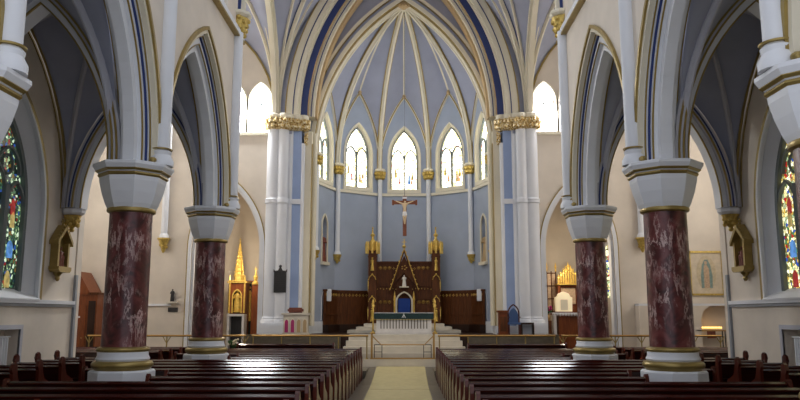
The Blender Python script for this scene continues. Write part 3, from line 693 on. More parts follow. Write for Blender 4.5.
# apse wall shafts with gold capitals
shlab = {-2.5: 'at the far left edge of the apse', -1.5: 'left of the left bright window', -.5: 'left of the crucifix', .5: 'right of the crucifix', 1.5: 'right of the right bright window', 2.5: 'at the far right edge of the apse'}
for i in range(6):
    q = -2.5+i; al = q*pi/5; p0 = Vector((APX+(APR-.13)*sin(al), APY+(APR-.13)*cos(al), 0))
    low = 3.0 if abs(q) < 1 else 4.25
    t = thing('apse_shaft', 'slim white shaft with gold capital %s' % shlab[q], 'wall shaft', p0, 0, 'slim shafts round the apse')
    p = BM(); lathe(p, 0, 0, [(.1, low+.35), (.1, 7.95)], 16); lathe(p, 0, 0, [(.15, low+.25), (.15, low+.33), (.1, low+.4)], 16); obj('shaft', p, 'white', t, True)
    p = BM(); leafcap(p, 0, 0, 7.92, 8.28, .1, .2, 9); obj('leaf_capital', p, 'goldpaint', t)
    p = BM(); lathe(p, 0, 0, [(.2, 8.27), (.24, 8.31), (.24, 8.36), (.2, 8.4)], 12); obj('abacus', p, 'ivory', t)
    p = BM(); lathe(p, 0, 0, [(.03, low-.12), (.06, low-.06), (.08, low), (.17, low+.18), (.19, low+.25)], 12)
    for k in range(10): blob(p, (.1*cos(k*2.4), .1*sin(k*2.4), low+.02*k), .05)
    obj('leaf_corbel', p, 'goldpaint', t)
    # clustered stems above the capital
    p = BM(); lathe(p, 0, 0, [(.05, 8.4), (.05, 9.3)], 10); obj('upper_stem', p, 'ivory', t, True)

# niche statues in the apse side panels
def statue(name, label, cat, loc, h, mat, face='skin', arms=True, group=None, halo=None):
    t = thing(name, label, cat, loc, 0, group); k = h/1.0
    p = BM(); lathe(p, 0, 0, [(.17*k, 0), (.18*k, .03*k), (.15*k, .3*k), (.12*k, .55*k), (.15*k, .72*k), (.13*k, .8*k), (.05*k, .84*k)], 14)
    if arms:
        for q in (-1, 1): tube(p, [(q*.13*k, 0, .76*k), (q*.17*k, -.05*k, .62*k), (q*.04*k, -.14*k, .64*k)], [.045*k, .045*k, .03*k], 8)
    for j in range(7): 
        a = j*pi/3.5; tube(p, [(.165*k*cos(a), .165*k*sin(a), .02*k), (.115*k*cos(a), .115*k*sin(a), .6*k)], .02*k, 5)
    obj('robe', p, mat, t, True)
    p = BM(); blob(p, (0, -.01*k, .91*k), .065*k, (1, 1, 1.2), 2); blob(p, (0, -.075*k, .9*k), .014*k); obj('head', p, face, t, True)
    p = BM(); lathe(p, 0, 0, [(.19*k, -.06*k), (.19*k, 0)], 8); obj('pedestal', p, mat, t)
    if halo: p = BM(); blob(p, (0, .03*k, .95*k), .08*k, (1, .5, 1.1), 1); obj('crown', p, halo, t)
    return t
for s in (-1, 1):
    f = apse_frame(s*2*pi/5)
    x, y, z = f(0, 4.12, .12)
    statue('niche_statue', 'painted robed statue in the pointed niche on the %s apse wall' % sidename[s], 'statue', (x, y, 4.2), 1.15, 'redfig' if s < 0 else 'tan', group='niche statues of the apse')
    e = BM(); band(e, f, 0, .24, .5, 5.6, -.07, 0, -.05, .03, 4.1); prism(e, [(-.32, 4.0), (.32, 4.0), (.32, 4.12), (-.32, 4.12)], -.14, .2, f); o_ = struct('trim_15', e, 'ivory')
    e = BM(); prism(e, [(-.24, 4.1), (.24, 4.1), (.24, 5.65), (0, 6.1), (-.24, 5.65)], .3, .36, f); obj('niche_back', e, 'lilac', o_)
    e = BM(); band(e, f, .0, .18, .5, 2.6, 0, .035, -.03, .02, 1.8); struct('trim_16', e, 'white')
# wainscot in the apse
for k in (-2, -1, 1, 2):
    f = apse_frame(k*pi/5)
    u0, u1 = (-HW+.03, HW-.03) if abs(k) == 1 else ((-.15, HW-.03) if k < 0 else (-HW+.03, .15))
    if abs(k) == 1:
        u0, u1 = (-HW+.03, .75) if k == -1 else (-.75, HW-.03)
    nm = {-2: 'left outer', -1: 'left inner', 1: 'right inner', 2: 'right outer'}[k]
    x, y, z = f((u0+u1)/2, 1.3, -.15)
    t = thing('wood_screen', 'dark walnut wall panelling with gilt carved frieze, %s panel beside the reredos' % nm, 'wood panelling', (0, 0, 0), 0, 'apse wall panelling')
    p = BM(); prism(p, [(u0, 1.6), (u1, 1.6), (u1, 2.95), (u0, 2.95)], -.16, -.08, f)
    n_ = int((u1-u0)/.13)
    for j in range(n_+1):
        u = u0+(u1-u0-.02)*j/n_; prism(p, [(u, 1.65), (u+.02, 1.65), (u+.02, 2.68), (u, 2.68)], -.18, -.15, f)
    obj('board_panel', p, 'walnut', t)
    p = BM(); prism(p, [(u0, 2.95), (u1, 2.95), (u1, 3.02), (u0, 3.02)], -.22, -.06, f); prism(p, [(u0, 2.0), (u1, 2.0), (u1, 2.03), (u0, 2.03)], -.2, -.15, f); obj('cornice', p, 'walnut', t)
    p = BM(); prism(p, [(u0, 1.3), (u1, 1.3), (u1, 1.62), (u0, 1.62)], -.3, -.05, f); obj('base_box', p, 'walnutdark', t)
    p = BM()
    for j in range(max(2, int((u1-u0)/.17))):
        u = u0+.1+.17*j
        for du, dz, r_ in ((0, .04, .022), (-.035, 0, .02), (.035, 0, .02), (0, -.04, .018)): blob(p, f(u+du, 2.82+dz, -.17), r_)
    obj('gilt_frieze', p, 'gold', t)
for s in (-1, 1):
    f = apse_frame(s*2*pi/5); p = BM(); x, y, z = f(-s*.03, 0, -.25); boxb(p, x-.09, x+.09, y-.08, y+.08, 2.55, 3.03, .015)
    o = obj('loudspeaker', p, 'white'); tag(o, 'small white loudspeaker at the outer end of the %s walnut panelling' % sidename[s], 'loudspeaker', 'white loudspeakers')

# ================================================================== REREDOS
RY = 30.75
t = thing('reredos', 'tall dark walnut reredos with gilt pinnacles and pointed central canopy', 'altarpiece', (APX, RY, 1.66)); t.scale = (1, 1, .765)
def fx(bm, x, z, r=.03):
    for dx, dz, q in ((0, .045, .8), (-.04, .0, .7), (.04, .0, .7), (0, -.05, .6)): blob(bm, (x+dx, -.17, z+dz), r*q*1.0)
p = BM(); box(p, -1.2, 1.2, -.12, .1, 0, 3.32)
for j in range(17): box(p, -1.18+.145*j, -1.155+.145*j, -.16, -.1, .1, 3.2)
obj('back_panel', p, 'walnut', t)
p = BM(); box(p, -1.24, 1.24, -.2, .12, 3.3, 3.38); box(p, -1.2, 1.2, -.18, -.1, 2.02, 2.05); box(p, -1.2, 1.2, -.18, -.1, 1.3, 1.33); obj('cornice', p, 'walnut', t)
for z in (3.02, 1.15):
    for j in range(3):
        for q in (-1, 1):
            x = q*(.62+.19*j); p = BM(); fx(p, x, z, .036)
            lathe(p, x, -.155, [(.075, z-.004), (.075, z+.004)], 8)
            for a in range(8): blob(p, (x+.07*cos(a*pi/4), -.17, z+.09*sin(a*pi/4)), .014)
            obj('gilt_rosette', p, 'gold', t)
for q in (-1, 1):
    for j in range(7):
        p = BM(); blob(p, (q*(.35+.13*j), -.17, 1.85+.03*(j % 2)), .022, (1, 1, 1.6)); obj('gilt_stud', p, 'gold', t)
    for j in range(3): p = BM(); fx(p, q*(.16+.14*j), 2.98, .03); obj('gilt_leaf', p, 'gold', t)
# central gable
p = BM(); prism(p, [(-.62, 1.75), (-.55, 1.75), (0, 3.85), (.55, 1.75), (.62, 1.75), (0, 4.15)], -.42, -.15, XZ)
prism(p, [(-.5, 2.2), (0, 3.7), (.5, 2.2), (0.36, 2.25), (0, 2.75), (-.36, 2.25)], -.3, -.12, XZ); obj('gable', p, 'walnut', t)
p = BM()
for q in (-1, 1):
    tube(p, [(q*.6, -.44, 1.78), (0, -.44, 4.08)], .018, 6)
    for j in range(9): blob(p, (q*(.6-.066*j), -.44, 1.86+.25*j), .045)
for j in range(5): blob(p, (.1*cos(j*1.26), -.33, 3.02+.1*sin(j*1.26)), .04)
lathe(p, 0, -.3, [(.05, 4.1), (.09, 4.2), (.04, 4.28)], 8); box(p, -.02, .02, -.32, -.28, 4.25, 4.62); box(p, -.1, .1, -.32, -.28, 4.42, 4.46); obj('gilt_crockets', p, 'gold', t)
# niche arch above throne
p = BM(); band(p, XZ, 0, .36, .6, 1.18, 0, .07, -.36, -.12, .1); obj('throne_arch', p, 'ivory', t)
for q in (-1, 1):
    p = BM(); lathe(p, q*.4, -.3, [(.05, .1), (.04, 1.2), (.06, 1.25), (.0101, 1.75)], 8); obj('throne_pinnacle', p, 'gold', t)
for s in (-1, 1):
    p = BM(); box(p, s*1.34-.17, s*1.34+.17, -.38, .1, 0, 4.05)
    for j in range(3): box(p, s*1.34-.19, s*1.34+.19, -.4, .1, 1.2+1.2*j, 1.27+1.2*j)
    tw = obj('tower', p, 'walnut', t)
    p = BM(); lathe(p, s*1.34, -.2, [(.2, 3.95), (.26, 4.02), (.27, 4.1)], 8, pi/8)
    for j in range(8):
        a = j*pi/4; x, y = s*1.34+.27*cos(a), -.2+.27*sin(a)
        lathe(p, x, y, [(.045, 3.8), (.05, 4.3), (.055, 4.32), (.012, 4.5)], 6)
    lathe(p, s*1.34, -.2, [(.16, 4.1), (.14, 4.5), (.06, 4.6), (.05, 4.75), (.09, 4.8), (.1, 4.86), (.04, 4.95), (.02, 5.25)], 10)
    lathe(p, s*1.34, -.2, [(.02, 5.2), (.05, 5.24), (.01, 5.3)], 8)
    obj('gilt_crown', p, 'gold', tw)
    p = BM()
    for z0 in (.1, 2.85):
        lathe(p, s*1.34, -.42, [(.08, z0), (.05, z0+.35), (.07, z0+.55), (.03, z0+.62)], 8); blob(p, (s*1.34, -.42, z0+.69), .05)
    for z0 in (1.15, 2.35):
        for q in (-1, 1): tube(p, [(s*1.34+q*.15, -.42, z0), (s*1.34+q*.12, -.43, z0+.14), (s*1.34, -.44, z0+.3)], .022, 6)
        blob(p, (s*1.34, -.44, z0+.32), .04)
    for z0 in (.2, 1.7): lathe(p, s*1.34+s*.17, -.36, [(.02, z0), (.03, z0+.5), (.01, z0+.7)], 6)
    obj('gilt_figures', p, 'gold', tw)
p = BM(); box(p, -.2, .2, -.66, -.18, 1.93, 1.98); obj('statue_shelf', p, 'ivory', t)
statue('small_statue', 'tiny white robed statue in the pointed canopy of the reredos', 'statue', (APX, RY-.52, 1.66+1.54), .46, 'figwhite', 'figwhite')
t = thing('throne_chair', 'blue upholstered chair under the pointed arch of the reredos', 'chair', (APX, RY-.5, 1.66))
p = BM(); box(p, -.24, .24, -.2, .02, .42, .52); obj('seat', p, 'bluecloth', t)
p = BM(); boxb(p, -.25, .25, 0, .07, .45, 1.02, .02); obj('backrest', p, 'bluecloth', t)
for x in (-.24, .2):
    for y in (-.2, .0):
        p = BM(); box(p, x, x+.04, y, y+.04, 0, .45); obj('leg', p, 'walnut', t)
# side candle columns beside altar
for s in (-1, 1):
    t = thing('candle_stand', 'tall gilt standard at the %s end of the white altar' % sidename[s], 'candlestick', (APX+s*1.16, 27.45, 1.3), 0, 'gilt standards by the altar')
    p = BM(); lathe(p, 0, 0, [(.1, 0), (.1, .04), (.03, .1), (.03, .5), (.05, .55), (.03, .6), (.03, .95), (.05, 1.0)], 12); obj('stem', p, 'gold', t, True)
    p = BM(); lathe(p, 0, 0, [(.03, .95), (.06, 1.02), (.04, 1.1), (.05, 1.2), (.012, 1.3)], 10)
    for j in range(6): blob(p, (.05*cos(j*1.05), .05*sin(j*1.05), 1.05+.02*j), .025)
    obj('finial', p, 'gold', t)

# ================================================================== FREE-STANDING ALTAR
t = thing('altar', 'white marble altar with blind arcading on its front', 'altar', (APX, 27.1, 1.3))
p = BM(); boxb(p, -1.02, 1.02, 0, .7, 0, .7, .01); boxb(p, -1.06, 1.06, -.03, .73, 0, .1, .01); obj('body', p, 'altarstone', t)
p = BM()
for j in range(16):
    x = -.85+.1133*j; prism(p, archpts(x, .018, .036, .52, 0, 5, .2), -.012, .01, XZ)
obj('blind_arcade', p, 'border', t)
p = BM(); boxb(p, -1.08, 1.08, -.05, .75, .7, .76, .01); obj('top_slab', p, 'altarstone', t)
t = thing('altar_cloth', 'deep green altar cloth with white top and emblem, over the white altar', 'cloth', (APX, 27.1, 1.3))
p = BM(); box(p, -1.1, 1.1, -.075, -.055, .55, .77); obj('green_front', p, 'teal', t)
p = BM(); boxb(p, -1.11, 1.11, -.08, .76, .762, .785, .006); obj('white_top', p, 'cloth', t)
p = BM(); 
for x, q in ((0, 1.1),):
    prism(p, [(x-.07*q, .6), (x-.05*q, .6), (x, .6+.1*q), (x+.05*q, .6), (x+.07*q, .6), (x, .6+.14*q)], -.085, -.075, XZ); prism(p, [(x-.012, .6), (x+.012, .6), (x+.012, .6+.15*q), (x-.012, .6+.15*q)], -.085, -.075, XZ)
obj('embroidery', p, 'cloth', t)
p = BM()
for j in range(74): box(p, -1.1+.03*j, -1.085+.03*j, -.07, -.062, .52, .56)
obj('fringe', p, 'goldpaint', t)

# ================================================================== CRUCIFIX
cx, cz0 = wp(404, 236, 28.2); _, cz1 = wp(404, 196, 28.2)
Hc = cz1-cz0
CS = .76
t = thing('crucifix', 'wooden crucifix with pale figure hanging in front of the apse windows', 'crucifix', (APX+.03, 28.2, cz0))
p = BM(); boxb(p, -.075, .075, 0, .06, 0, Hc, .01); boxb(p, -.46, .46, 0, .055, Hc*.79, Hc*.79+.15, .01)
for q in (-1, 1): boxb(p, q*.46-.04, q*.46+.04, -.01, .065, Hc*.79-.03, Hc*.79+.18, .01)
obj('cross', p, 'oak', t)
p = BM(); boxb(p, -.09, .09, -.02, 0, Hc*.93, Hc*.98, .004); obj('title_board', p, 'cloth', t)
# the figure: one skinned body
me = bpy.data.meshes.new('corpus')
hz = Hc*.79
V = [(0, -.1, hz-.52), (0, -.1, hz-.35), (0, -.1, hz-.12), (0, -.12, hz-.02), (.02, -.15, hz+.08),
     (-.13, -.08, hz-.06), (-.3, -.06, hz+.02), (-.47, -.04, hz+.09), (.13, -.08, hz-.06), (.3, -.06, hz+.02), (.47, -.04, hz+.09),
     (-.06, -.1, hz-.6), (-.05, -.17, hz-.82), (-.02, -.1, hz-1.06), (-.01, -.15, hz-1.14), (.06, -.1, hz-.6), (.05, -.17, hz-.82), (.02, -.1, hz-1.06), (.02, -.15, hz-1.14)]
E = [(0, 1), (1, 2), (2, 3), (3, 4), (2, 5), (5, 6), (6, 7), (2, 8), (8, 9), (9, 10), (0, 11), (11, 12), (12, 13), (13, 14), (0, 15), (15, 16), (16, 17), (17, 18)]
Rr = [.085, .08, .1, .035, .065, .045, .033, .025, .045, .033, .025, .06, .048, .03, .022, .06, .048, .03, .022]
V = [(a*CS+0, -.1+(b_+.1)*CS, hz+.06+(c-hz)*CS) for a, b_, c in V]; Rr = [r*CS for r in Rr]
me.from_pydata(V, E, []); o = bpy.data.objects.new('corpus', me); COL.objects.link(o); o.parent = t; me.materials.append(M['skin'])
o.modifiers.new('Skin', 'SKIN'); 
for k, sv in enumerate(me.skin_vertices[0].data): sv.radius = (Rr[k], Rr[k]); sv.use_root = (k == 0)
sb = o.modifiers.new('Sub', 'SUBSURF'); sb.levels = sb.render_levels = 1
p = BM(); lathe(p, 0, -.1, [(.06, hz-.5), (.095, hz-.45), (.085, hz-.35), (.07, hz-.31)], 10); ow = obj('loincloth', p, 'cloth', o, True)
p = BM(); tube(p, [(0, .03, Hc), (0, .03, 14.4-cz0)], .008, 5); obj('hanging_wire', p, 'black', t)

# ================================================================== COMMUNION RAIL
def rail(x0, x1, name_label):
    t = thing('communion_rail', name_label, 'railing', ((x0+x1)/2, 25.32, .49), 0, 'brass topped communion rail sections'); h = (x1-x0)/2
    p = BM(); tube(p, [(-h, 0, .8), (h, 0, .8)], .035, 10); obj('top_rail', p, 'brass', t, True)
    n = max(2, int((x1-x0)/.85))
    for j in range(n+1):
        x = -h+.05+(2*h-.1)*j/n; p = BM(); tube(p, [(x, 0, 0), (x, 0, .8)], .022, 8)
        if abs(x0) > 5.3 or abs(x1) > 5.35: tube(p, [(x-.14, 0, .78), (x, 0, .55)], .016, 6); tube(p, [(x+.14, 0, .78), (x, 0, .55)], .016, 6)
        lathe(p, x, 0, [(.06, 0), (.06, .02), (.025, .05)], 10); obj('post', p, 'olive', t)
    return t
rail(-5.2, -1.16, 'brass topped railing between the middle aisle and the left pier')
rail(1.24, 5.3, 'brass topped railing between the middle aisle and the right pier')
rail(-10.9, -5.4, 'brass topped railing in front of the left side altar')
rail(5.5, 11.0, 'brass topped railing in front of the right side altar')
t = thing('brass_gate', 'brass sanctuary gate with dipped top bar closing the middle aisle', 'gate', (.03, 25.32, .49))
for q in (-1, 1):
    p = BM(); boxb(p, q*1.07-.035, q*1.07+.035, -.035, .035, -.0, .85, .008); lathe(p, q*1.07, 0, [(.04, .85), (.05, .88), (.01, .93)], 8); obj('gate_post', p, 'brass', t)
    p = BM()
    for x in (.72, .98): box(p, *sorted((q*x-.012, q*x+.012)), .02, .045, .04, .5)
    for z in (.25, .5): box(p, *sorted((q*.72, q*.98)), .02, .045, z-.01, z+.012)
    obj('iron_frame', p, 'black', t)
p = BM(); tube(p, [(-1.04, 0, .78), (-.75, -.02, .5), (.75, -.02, .5), (1.04, 0, .78)], .018, 8); obj('dipped_bar', p, 'brass', t)
p = BM(); boxb(p, -1.12, 1.12, -.05, .05, .012, .06, .008); obj('threshold_bar', p, 'brass', t)

# ================================================================== FURNITURE AT THE PIERS
x0, _ = wp(283, 330, 26.5); x1, _ = wp(310, 330, 26.5); xm = (x0+x1)/2; hw = (x1-x0)/2
_, ztop = wp(296, 313, 26.5); H = ztop-1.3
t = thing('stone_ambo', 'pale carved stone ambo with pointed arches in front of the left pier', 'pulpit', (xm, 26.27, 1.3))
p = BM(); boxb(p, -hw+.04, hw-.04, 0, .25, 0, H-.06, .01); obj('body', p, 'stone', t)
p = BM(); boxb(p, -hw-.03, hw+.03, -.05, .29, H-.08, H, .015); boxb(p, -hw, hw, -.03, .28, 0, .06, .01); obj('top_slab', p, 'stone', t)
for j in range(4):
    x = -.33+.22*j; p = BM(); band(p, XZ, x, .085, .14, .45, 0, .02, -.03, .01, .1); q = obj('blind_arch', p, 'ivory', t)
    if j < 2: p = BM(); pane(p, XZ, x, .065, .11, .44, .08, -.02, .0); obj('magenta_hanging', p, 'magenta', t)
    else: p = BM(); pane(p, XZ, x, .065, .11, .44, .08, -.012, .0); obj('arch_panel', p, 'tan', t)
t = thing('open_book', 'thick dark red book lying on the pale stone ambo', 'book', (xm-.03, 26.38, 1.3+H+.003))
p = BM(); boxb(p, -.28, .28, -.13, .13, 0, .19, .05); obj('covers', p, 'redfig', t, True)
# tablet on the left pier
x0, z0 = wp(273, 293, 26.6); x1, z1 = wp(286, 268, 26.6); xm, hw = (x0+x1)/2, (x1-x0)/2
t = thing('bronze_tablet', 'dark bronze tablet fixed on the left chancel pier', 'plaque', (xm, 26.72, z0))
p = BM(); boxb(p, -hw, hw, -.02, .04, .02, z1-z0-.12, .008); obj('plate', p, 'dark', t)
p = BM(); prism(p, [(-hw-.02, z1-z0-.14), (hw+.02, z1-z0-.14), (hw+.02, z1-z0-.04), (hw-.03, z1-z0-.1), (.08, z1-z0-.08), (0, z1-z0+.08), (-.08, z1-z0-.08), (-hw+.03, z1-z0-.1), (-hw-.02, z1-z0-.04)], -.03, .04, XZ); blob(p, (0, 0, z1-z0+.07), .06); obj('crest', p, 'dark', t)
p = BM()
for j in range(9): box(p, -hw*.75, hw*.75, -.026, -.018, .1+.08*j, .115+.08*j)
obj('raised_lines', p, 'black', t)
# right side furniture
def at(x, Y): return wp(x, 330, Y)[0]
xa, xb = at(498, 26.4), at(508, 26.4); _, zt = wp(500, 311, 26.4)
t = thing('wooden_lectern', 'orange brown wooden lectern beside the right chancel pier', 'lectern', ((xa+xb)/2, 26.4, 1.3)); hw = (xb-xa)/2
p = BM(); boxb(p, -hw+.03, hw-.03, -.15, .2, 0, zt-1.36, .01); obj('body', p, 'oak', t)
p = BM(); boxb(p, -hw-.02, hw+.02, -.2, .24, zt-1.36, zt-1.28, .012); obj('slanted_top', p, 'oak', t); p = BM(); box(p, -hw, hw, -.18, .22, 0, .05); obj('foot_board', p, 'oak', t)
p = BM(); box(p, -hw+.06, hw-.06, -.16, -.14, .12, zt-1.5); obj('front_panel', p, 'walnut', t)
xa, xb = at(508, 26.35), at(520, 26.35); _, zt = wp(514, 304, 26.35); hw = (xb-xa)/2
t = thing('gothic_chair', 'wooden chair with pointed arched back and blue panel by the right pier', 'chair', ((xa+xb)/2, 26.4, 1.3))
hh = zt-1.3
p = BM(); band(p, XZ, 0, hw, hw*1.7, hh-hw*1.55, 0, .045, -.03, .03, 0); obj('back_frame', p, 'pewend', t)
p = BM(); pane(p, XZ, 0, hw, hw*1.7, hh-hw*1.95, .4, -.015, .015, .05); obj('backrest', p, 'bluegrey', t)
p = BM(); boxb(p, -hw, hw, -.25, .0, .36, .44, .01); obj('seat', p, 'bluegrey', t)
for q in (-1, 1):
    p = BM(); box(p, *sorted((q*hw, q*(hw-.04))), -.25, -.2, 0, .36); obj('leg', p, 'pewend', t)
    p = BM(); box(p, *sorted((q*hw, q*(hw-.04))), -.25, 0, .6, .64); obj('arm_rest', p, 'pewend', t)
xa, xb = at(521, 26.35), at(534, 26.35); hw = (xb-xa)/2
t = thing('small_bench', 'low dark bench to the right of the blue backed chair', 'bench', ((xa+xb)/2, 26.42, 1.3))
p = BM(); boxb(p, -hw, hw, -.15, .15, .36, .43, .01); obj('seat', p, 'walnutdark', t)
for q in (-1, 1): p = BM(); box(p, *sorted((q*hw, q*(hw-.05))), -.13, .13, 0, .36); obj('leg', p, 'walnutdark', t)

# ================================================================== SIDE ALTARS
def L(px, py, Y): return wp(px, py, Y)
Y0 = 28.8
t = thing('side_shrine', 'gilded wooden shrine with tall lattice spire in the left side chapel', 'shrine', (0, Y0, .49))
xa, zb = L(228.5, 313, Y0); xb, zt = L(247, 283, Y0); _, zs = L(237, 238, Y0); xm = (xa+xb)/2; hw = (xb-xa)/2; t.location.x = xm
b0 = zb-.49; b1 = zt-.49; sp = zs-.49
p = BM(); box(p, -hw, hw, .15, .5, 0, b1); box(p, -hw, -hw+.12, -.15, .2, b0, b1); box(p, hw-.12, hw, -.15, .2, b0, b1); obj('cabinet', p, 'oak', t)
p = BM(); wallp(p, XZ, -hw+.1, hw-.1, b0, b1, -.12, -.05, [(0, hw*.5, hw*.8, b0+(b1-b0)*.55, b0)]); obj('front_arch', p, 'oak', t)
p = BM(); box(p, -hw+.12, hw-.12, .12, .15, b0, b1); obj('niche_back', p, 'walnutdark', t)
p = BM(); box(p, -hw-.05, hw+.05, -.2, .5, b1, b1+.06); band(p, XZ, 0, hw*.5, hw*.8, b0+(b1-b0)*.55, -.03, .02, -.14, -.11, b0)
for q in (-1, 1):
    lathe(p, q*(hw-.05), -.16, [(.04, b0), (.03, b1), (.05, b1+.05), (.008, b1+.3)], 8)
for j in range(7): blob(p, (-hw+.08+(2*hw-.16)*j/6, -.2, b1+.07), .045)
obj('gilt_trim', p, 'gold', t)
p = BM(); n6 = 6
lathe(p, 0, .1, [(hw*.62, b1+.05), (hw*.6, b1+.3), (hw*.42, b1+.35)], 6)
for j in range(6):
    a = j*pi/3; tube(p, [(hw*.5*cos(a), .1+hw*.5*sin(a), b1+.3), (0, .1, sp-.12)], .022, 5)
    for k in range(9):
        f_ = k/9; r_ = hw*.5*(1-f_); blob(p, (r_*cos(a)*1.12, .1+r_*sin(a)*1.12, b1+.3+(sp-.12-b1-.3)*f_), .035)
for k in range(9):
    f_ = k/9.; r_ = hw*.5*(1-f_)+.01; z = b1+.3+(sp-.12-b1-.3)*f_
    lathe(p, 0, .1, [(r_*.9, z), (r_, z+.03), (r_*.9, z+.06)], 6)
lathe(p, 0, .1, [(hw*.36, b1+.3), (.02, sp-.1)], 6)
box(p, -.012, .012, .09, .11, sp-.12, sp); box(p, -.04, .04, .09, .11, sp-.07, sp-.05)
obj('lattice_spire', p, 'gold', t)
st = statue('gilded_statue', 'gilded robed statue standing in the arch of the left side shrine', 'statue', (xm, Y0-.02, zb+.08), (zt-zb)*.7, 'gold', 'gold', True, None, 'gold')
# table of the left side altar
xa, za = L(228, 314, 28.2); xb, _ = L(245, 314, 28.2); hw = (xb-xa)/2; xm = (xa+xb)/2; zt = za-.49
t = thing('side_altar', 'white stone altar table below the gilded shrine', 'altar', (xm, 28.25, .49))
p = BM(); boxb(p, -hw, hw, -.2, .3, zt-.09, zt, .01); obj('table_top', p, 'altarstone', t)
for q in (-1, 1): p = BM(); box(p, *sorted((q*hw, q*(hw-.09))), -.18, .3, 0, zt-.09); obj('leg', p, 'altarstone', t)
p = BM(); box(p, -hw+.09, hw-.09, .1, .2, 0, zt-.09); obj('back_panel', p, 'dark', t)
def bouquet(label, loc, r, n, fm):
    t = thing('flower_vase', label, 'flowers', loc)
    p = BM(); lathe(p, 0, 0, [(.06, 0), (.09, .08), (.05, .2), (.07, .24)], 12); obj('vase', p, 'brass', t, True)
    p = BM(); random.seed(3)
    for j in range(14):
        a = random.random()*2*pi; q = random.random()*r; tube(p, [(0, 0, .2), (q*cos(a), q*sin(a), .34+random.random()*r)], .012, 4); blob(p, (q*cos(a), q*sin(a)-.02, .32+random.random()*r), .045, (1, .5, 1.3))
    obj('leaves', p, 'greenleaf', t)
    p = BM()
    for j in range(n):
        a = random.random()*2*pi; q = random.random()*r; blob(p, (q*cos(a), q*sin(a)-.04, .36+random.random()*r*1.1), .05)
    obj('blossoms', p, fm, t)
bouquet('white flowers standing under the table of the left side altar', (xm-.05, 28.1, .49+.1 if False else .49), .2, 12, 'flower')
# post with gilt finial and green banner
xa, za = L(256, 268, 28.4); 
t = thing('banner_post', 'wooden post with gilt finial beside the gilded shrine', 'post', (xa, 28.4, .49)); H = za-.49
p = BM(); box(p, -.12, .12, -.1, .1, 0, H-.65); obj('post', p, 'oak', t)
p = BM(); lathe(p, 0, 0, [(.14, H-.65), (.15, H-.6), (.06, H-.5), (.09, H-.35), (.04, H-.25), (.015, H-.1)], 10); box(p, -.015, .015, -.015, .015, H-.15, H+.05); box(p, -.06, .06, -.015, .015, H-.06, H-.03); obj('finial', p, 'gold', t)
xa, za = L(250, 282, 29.3)
t = thing('painted_screen', 'dark green panel with gilt figure between shrine and post', 'panel', (xa, 29.4, .49)); H = za-.49
p = BM(); box(p, -.2, .2, 0, .08, 0, H); obj('board', p, 'teal', t)
p = BM(); lathe(p, 0, -.04, [(.08, H*.45), (.05, H*.7), (.07, H*.85), (.02, H*.88)], 8); blob(p, (0, -.05, H*.92), .05); obj('gilt_figure', p, 'gold', t)
p = BM(); box(p, -.22, .22, -.02, .1, H, H+.06); obj('cap_board', p, 'oak', t)

# right side altar
Y0 = 28.9
xa, zt = L(546, 270, 29.2); xb, zb = L(558, 330, 29.2); hw = (xb-xa)/2
t = thing('wood_screen', 'open wooden screen with little panes beside the right side altar', 'screen', ((xa+xb)/2, 29.2, .49)); H = zt-.49
p = BM()
for x in (-hw, -.02, hw-.04): box(p, x, x+.04, -.03, .03, 0, H-.05)
for j in range(6): box(p, -hw, hw, -.03, .03, .6+(H-.75)*j/5, .64+(H-.75)*j/5)
obj('frame', p, 'walnut', t)
p = BM(); box(p, -hw+.03, hw-.03, .0, .02, .6, H-.1); obj('pane', p, 'rosetan', t)
for x in (-hw+.02, hw-.02):
    p = BM(); lathe(p, x, 0, [(.04, H-.06), (.03, H+.05), (.05, H+.1), (.008, H+.3)], 8); obj('finial', p, 'gold', t)
xa, za = L(557, 285, Y0); xb, zt = L(578, 262, Y0); hw = (xb-xa)/2; xm = (xa+xb)/2
t = thing('side_shrine', 'wooden shrine with crown of gilt pinnacles in the right side chapel', 'shrine', (xm, Y0, .49)); b1 = za-.49; H = zt-.49
p = BM(); box(p, -hw, hw, .05, .4, 0, b1); box(p, -hw, -hw+.1, -.15, .1, 0, b1); box(p, hw-.1, hw, -.15, .1, 0, b1); obj('cabinet', p, 'oak', t)
p = BM(); box(p, -hw-.03, hw+.03, -.2, .4, b1, b1+.05)
for j in range(9):
    x = -hw+.04+(2*hw-.08)*j/8; hj = (H-b1)*(1-abs(j-4)/4.0*.55); lathe(p, x, -.12, [(.045, b1), (.04, b1+hj*.6), (.055, b1+hj*.64), (.008, b1+hj)], 6)
    blob(p, (x, -.13, b1+hj*.8), .04)
tube(p, [(-hw, -.14, b1+.15), (0, -.14, H-.1), (hw, -.14, b1+.15)], .025, 6)
obj('gilt_crown', p, 'gold', t)
p = BM(); box(p, -hw+.15, hw-.15, .0, .05, b1-.75, b1-.12); obj('floral_panel', p, 'rosetan', t)
xa, za = L(552, 313, 28.3); xb, _ = L(590, 313, 28.3); hw = (xb-xa)/2; xm = (xa+xb)/2; zt = za-.49
t = thing('side_altar', 'wooden side altar table under a white lace cloth, right chapel', 'altar', (xm, 28.4, .49))
p = BM(); box(p, -hw, hw, -.25, .3, zt-.07, zt-.01); box(p, -hw+.25, hw-.1, -.1, .2, 0, zt-.07); obj('table', p, 'oak', t)
for q in (-1, 1): p = BM(); box(p, *sorted((q*(hw-.02), q*(hw-.14))), -.24, .28, 0, zt-.07); obj('leg', p, 'altarstone', t)
t2 = thing('lace_cloth', 'white lace cloth over the right side altar table', 'cloth', (xm, 28.4, .49+zt))
p = BM(); box(p, -hw-.03, hw+.03, -.28, .33, -.01, .012)
for j in range(26):
    x = -hw-.03+(2*hw+.06)*j/26; prism(p, [(x, 0), (x+(2*hw)/26, 0), (x+hw/26, -.13)], -.29, -.28, XZ)
obj('cloth', p, 'cloth', t2)
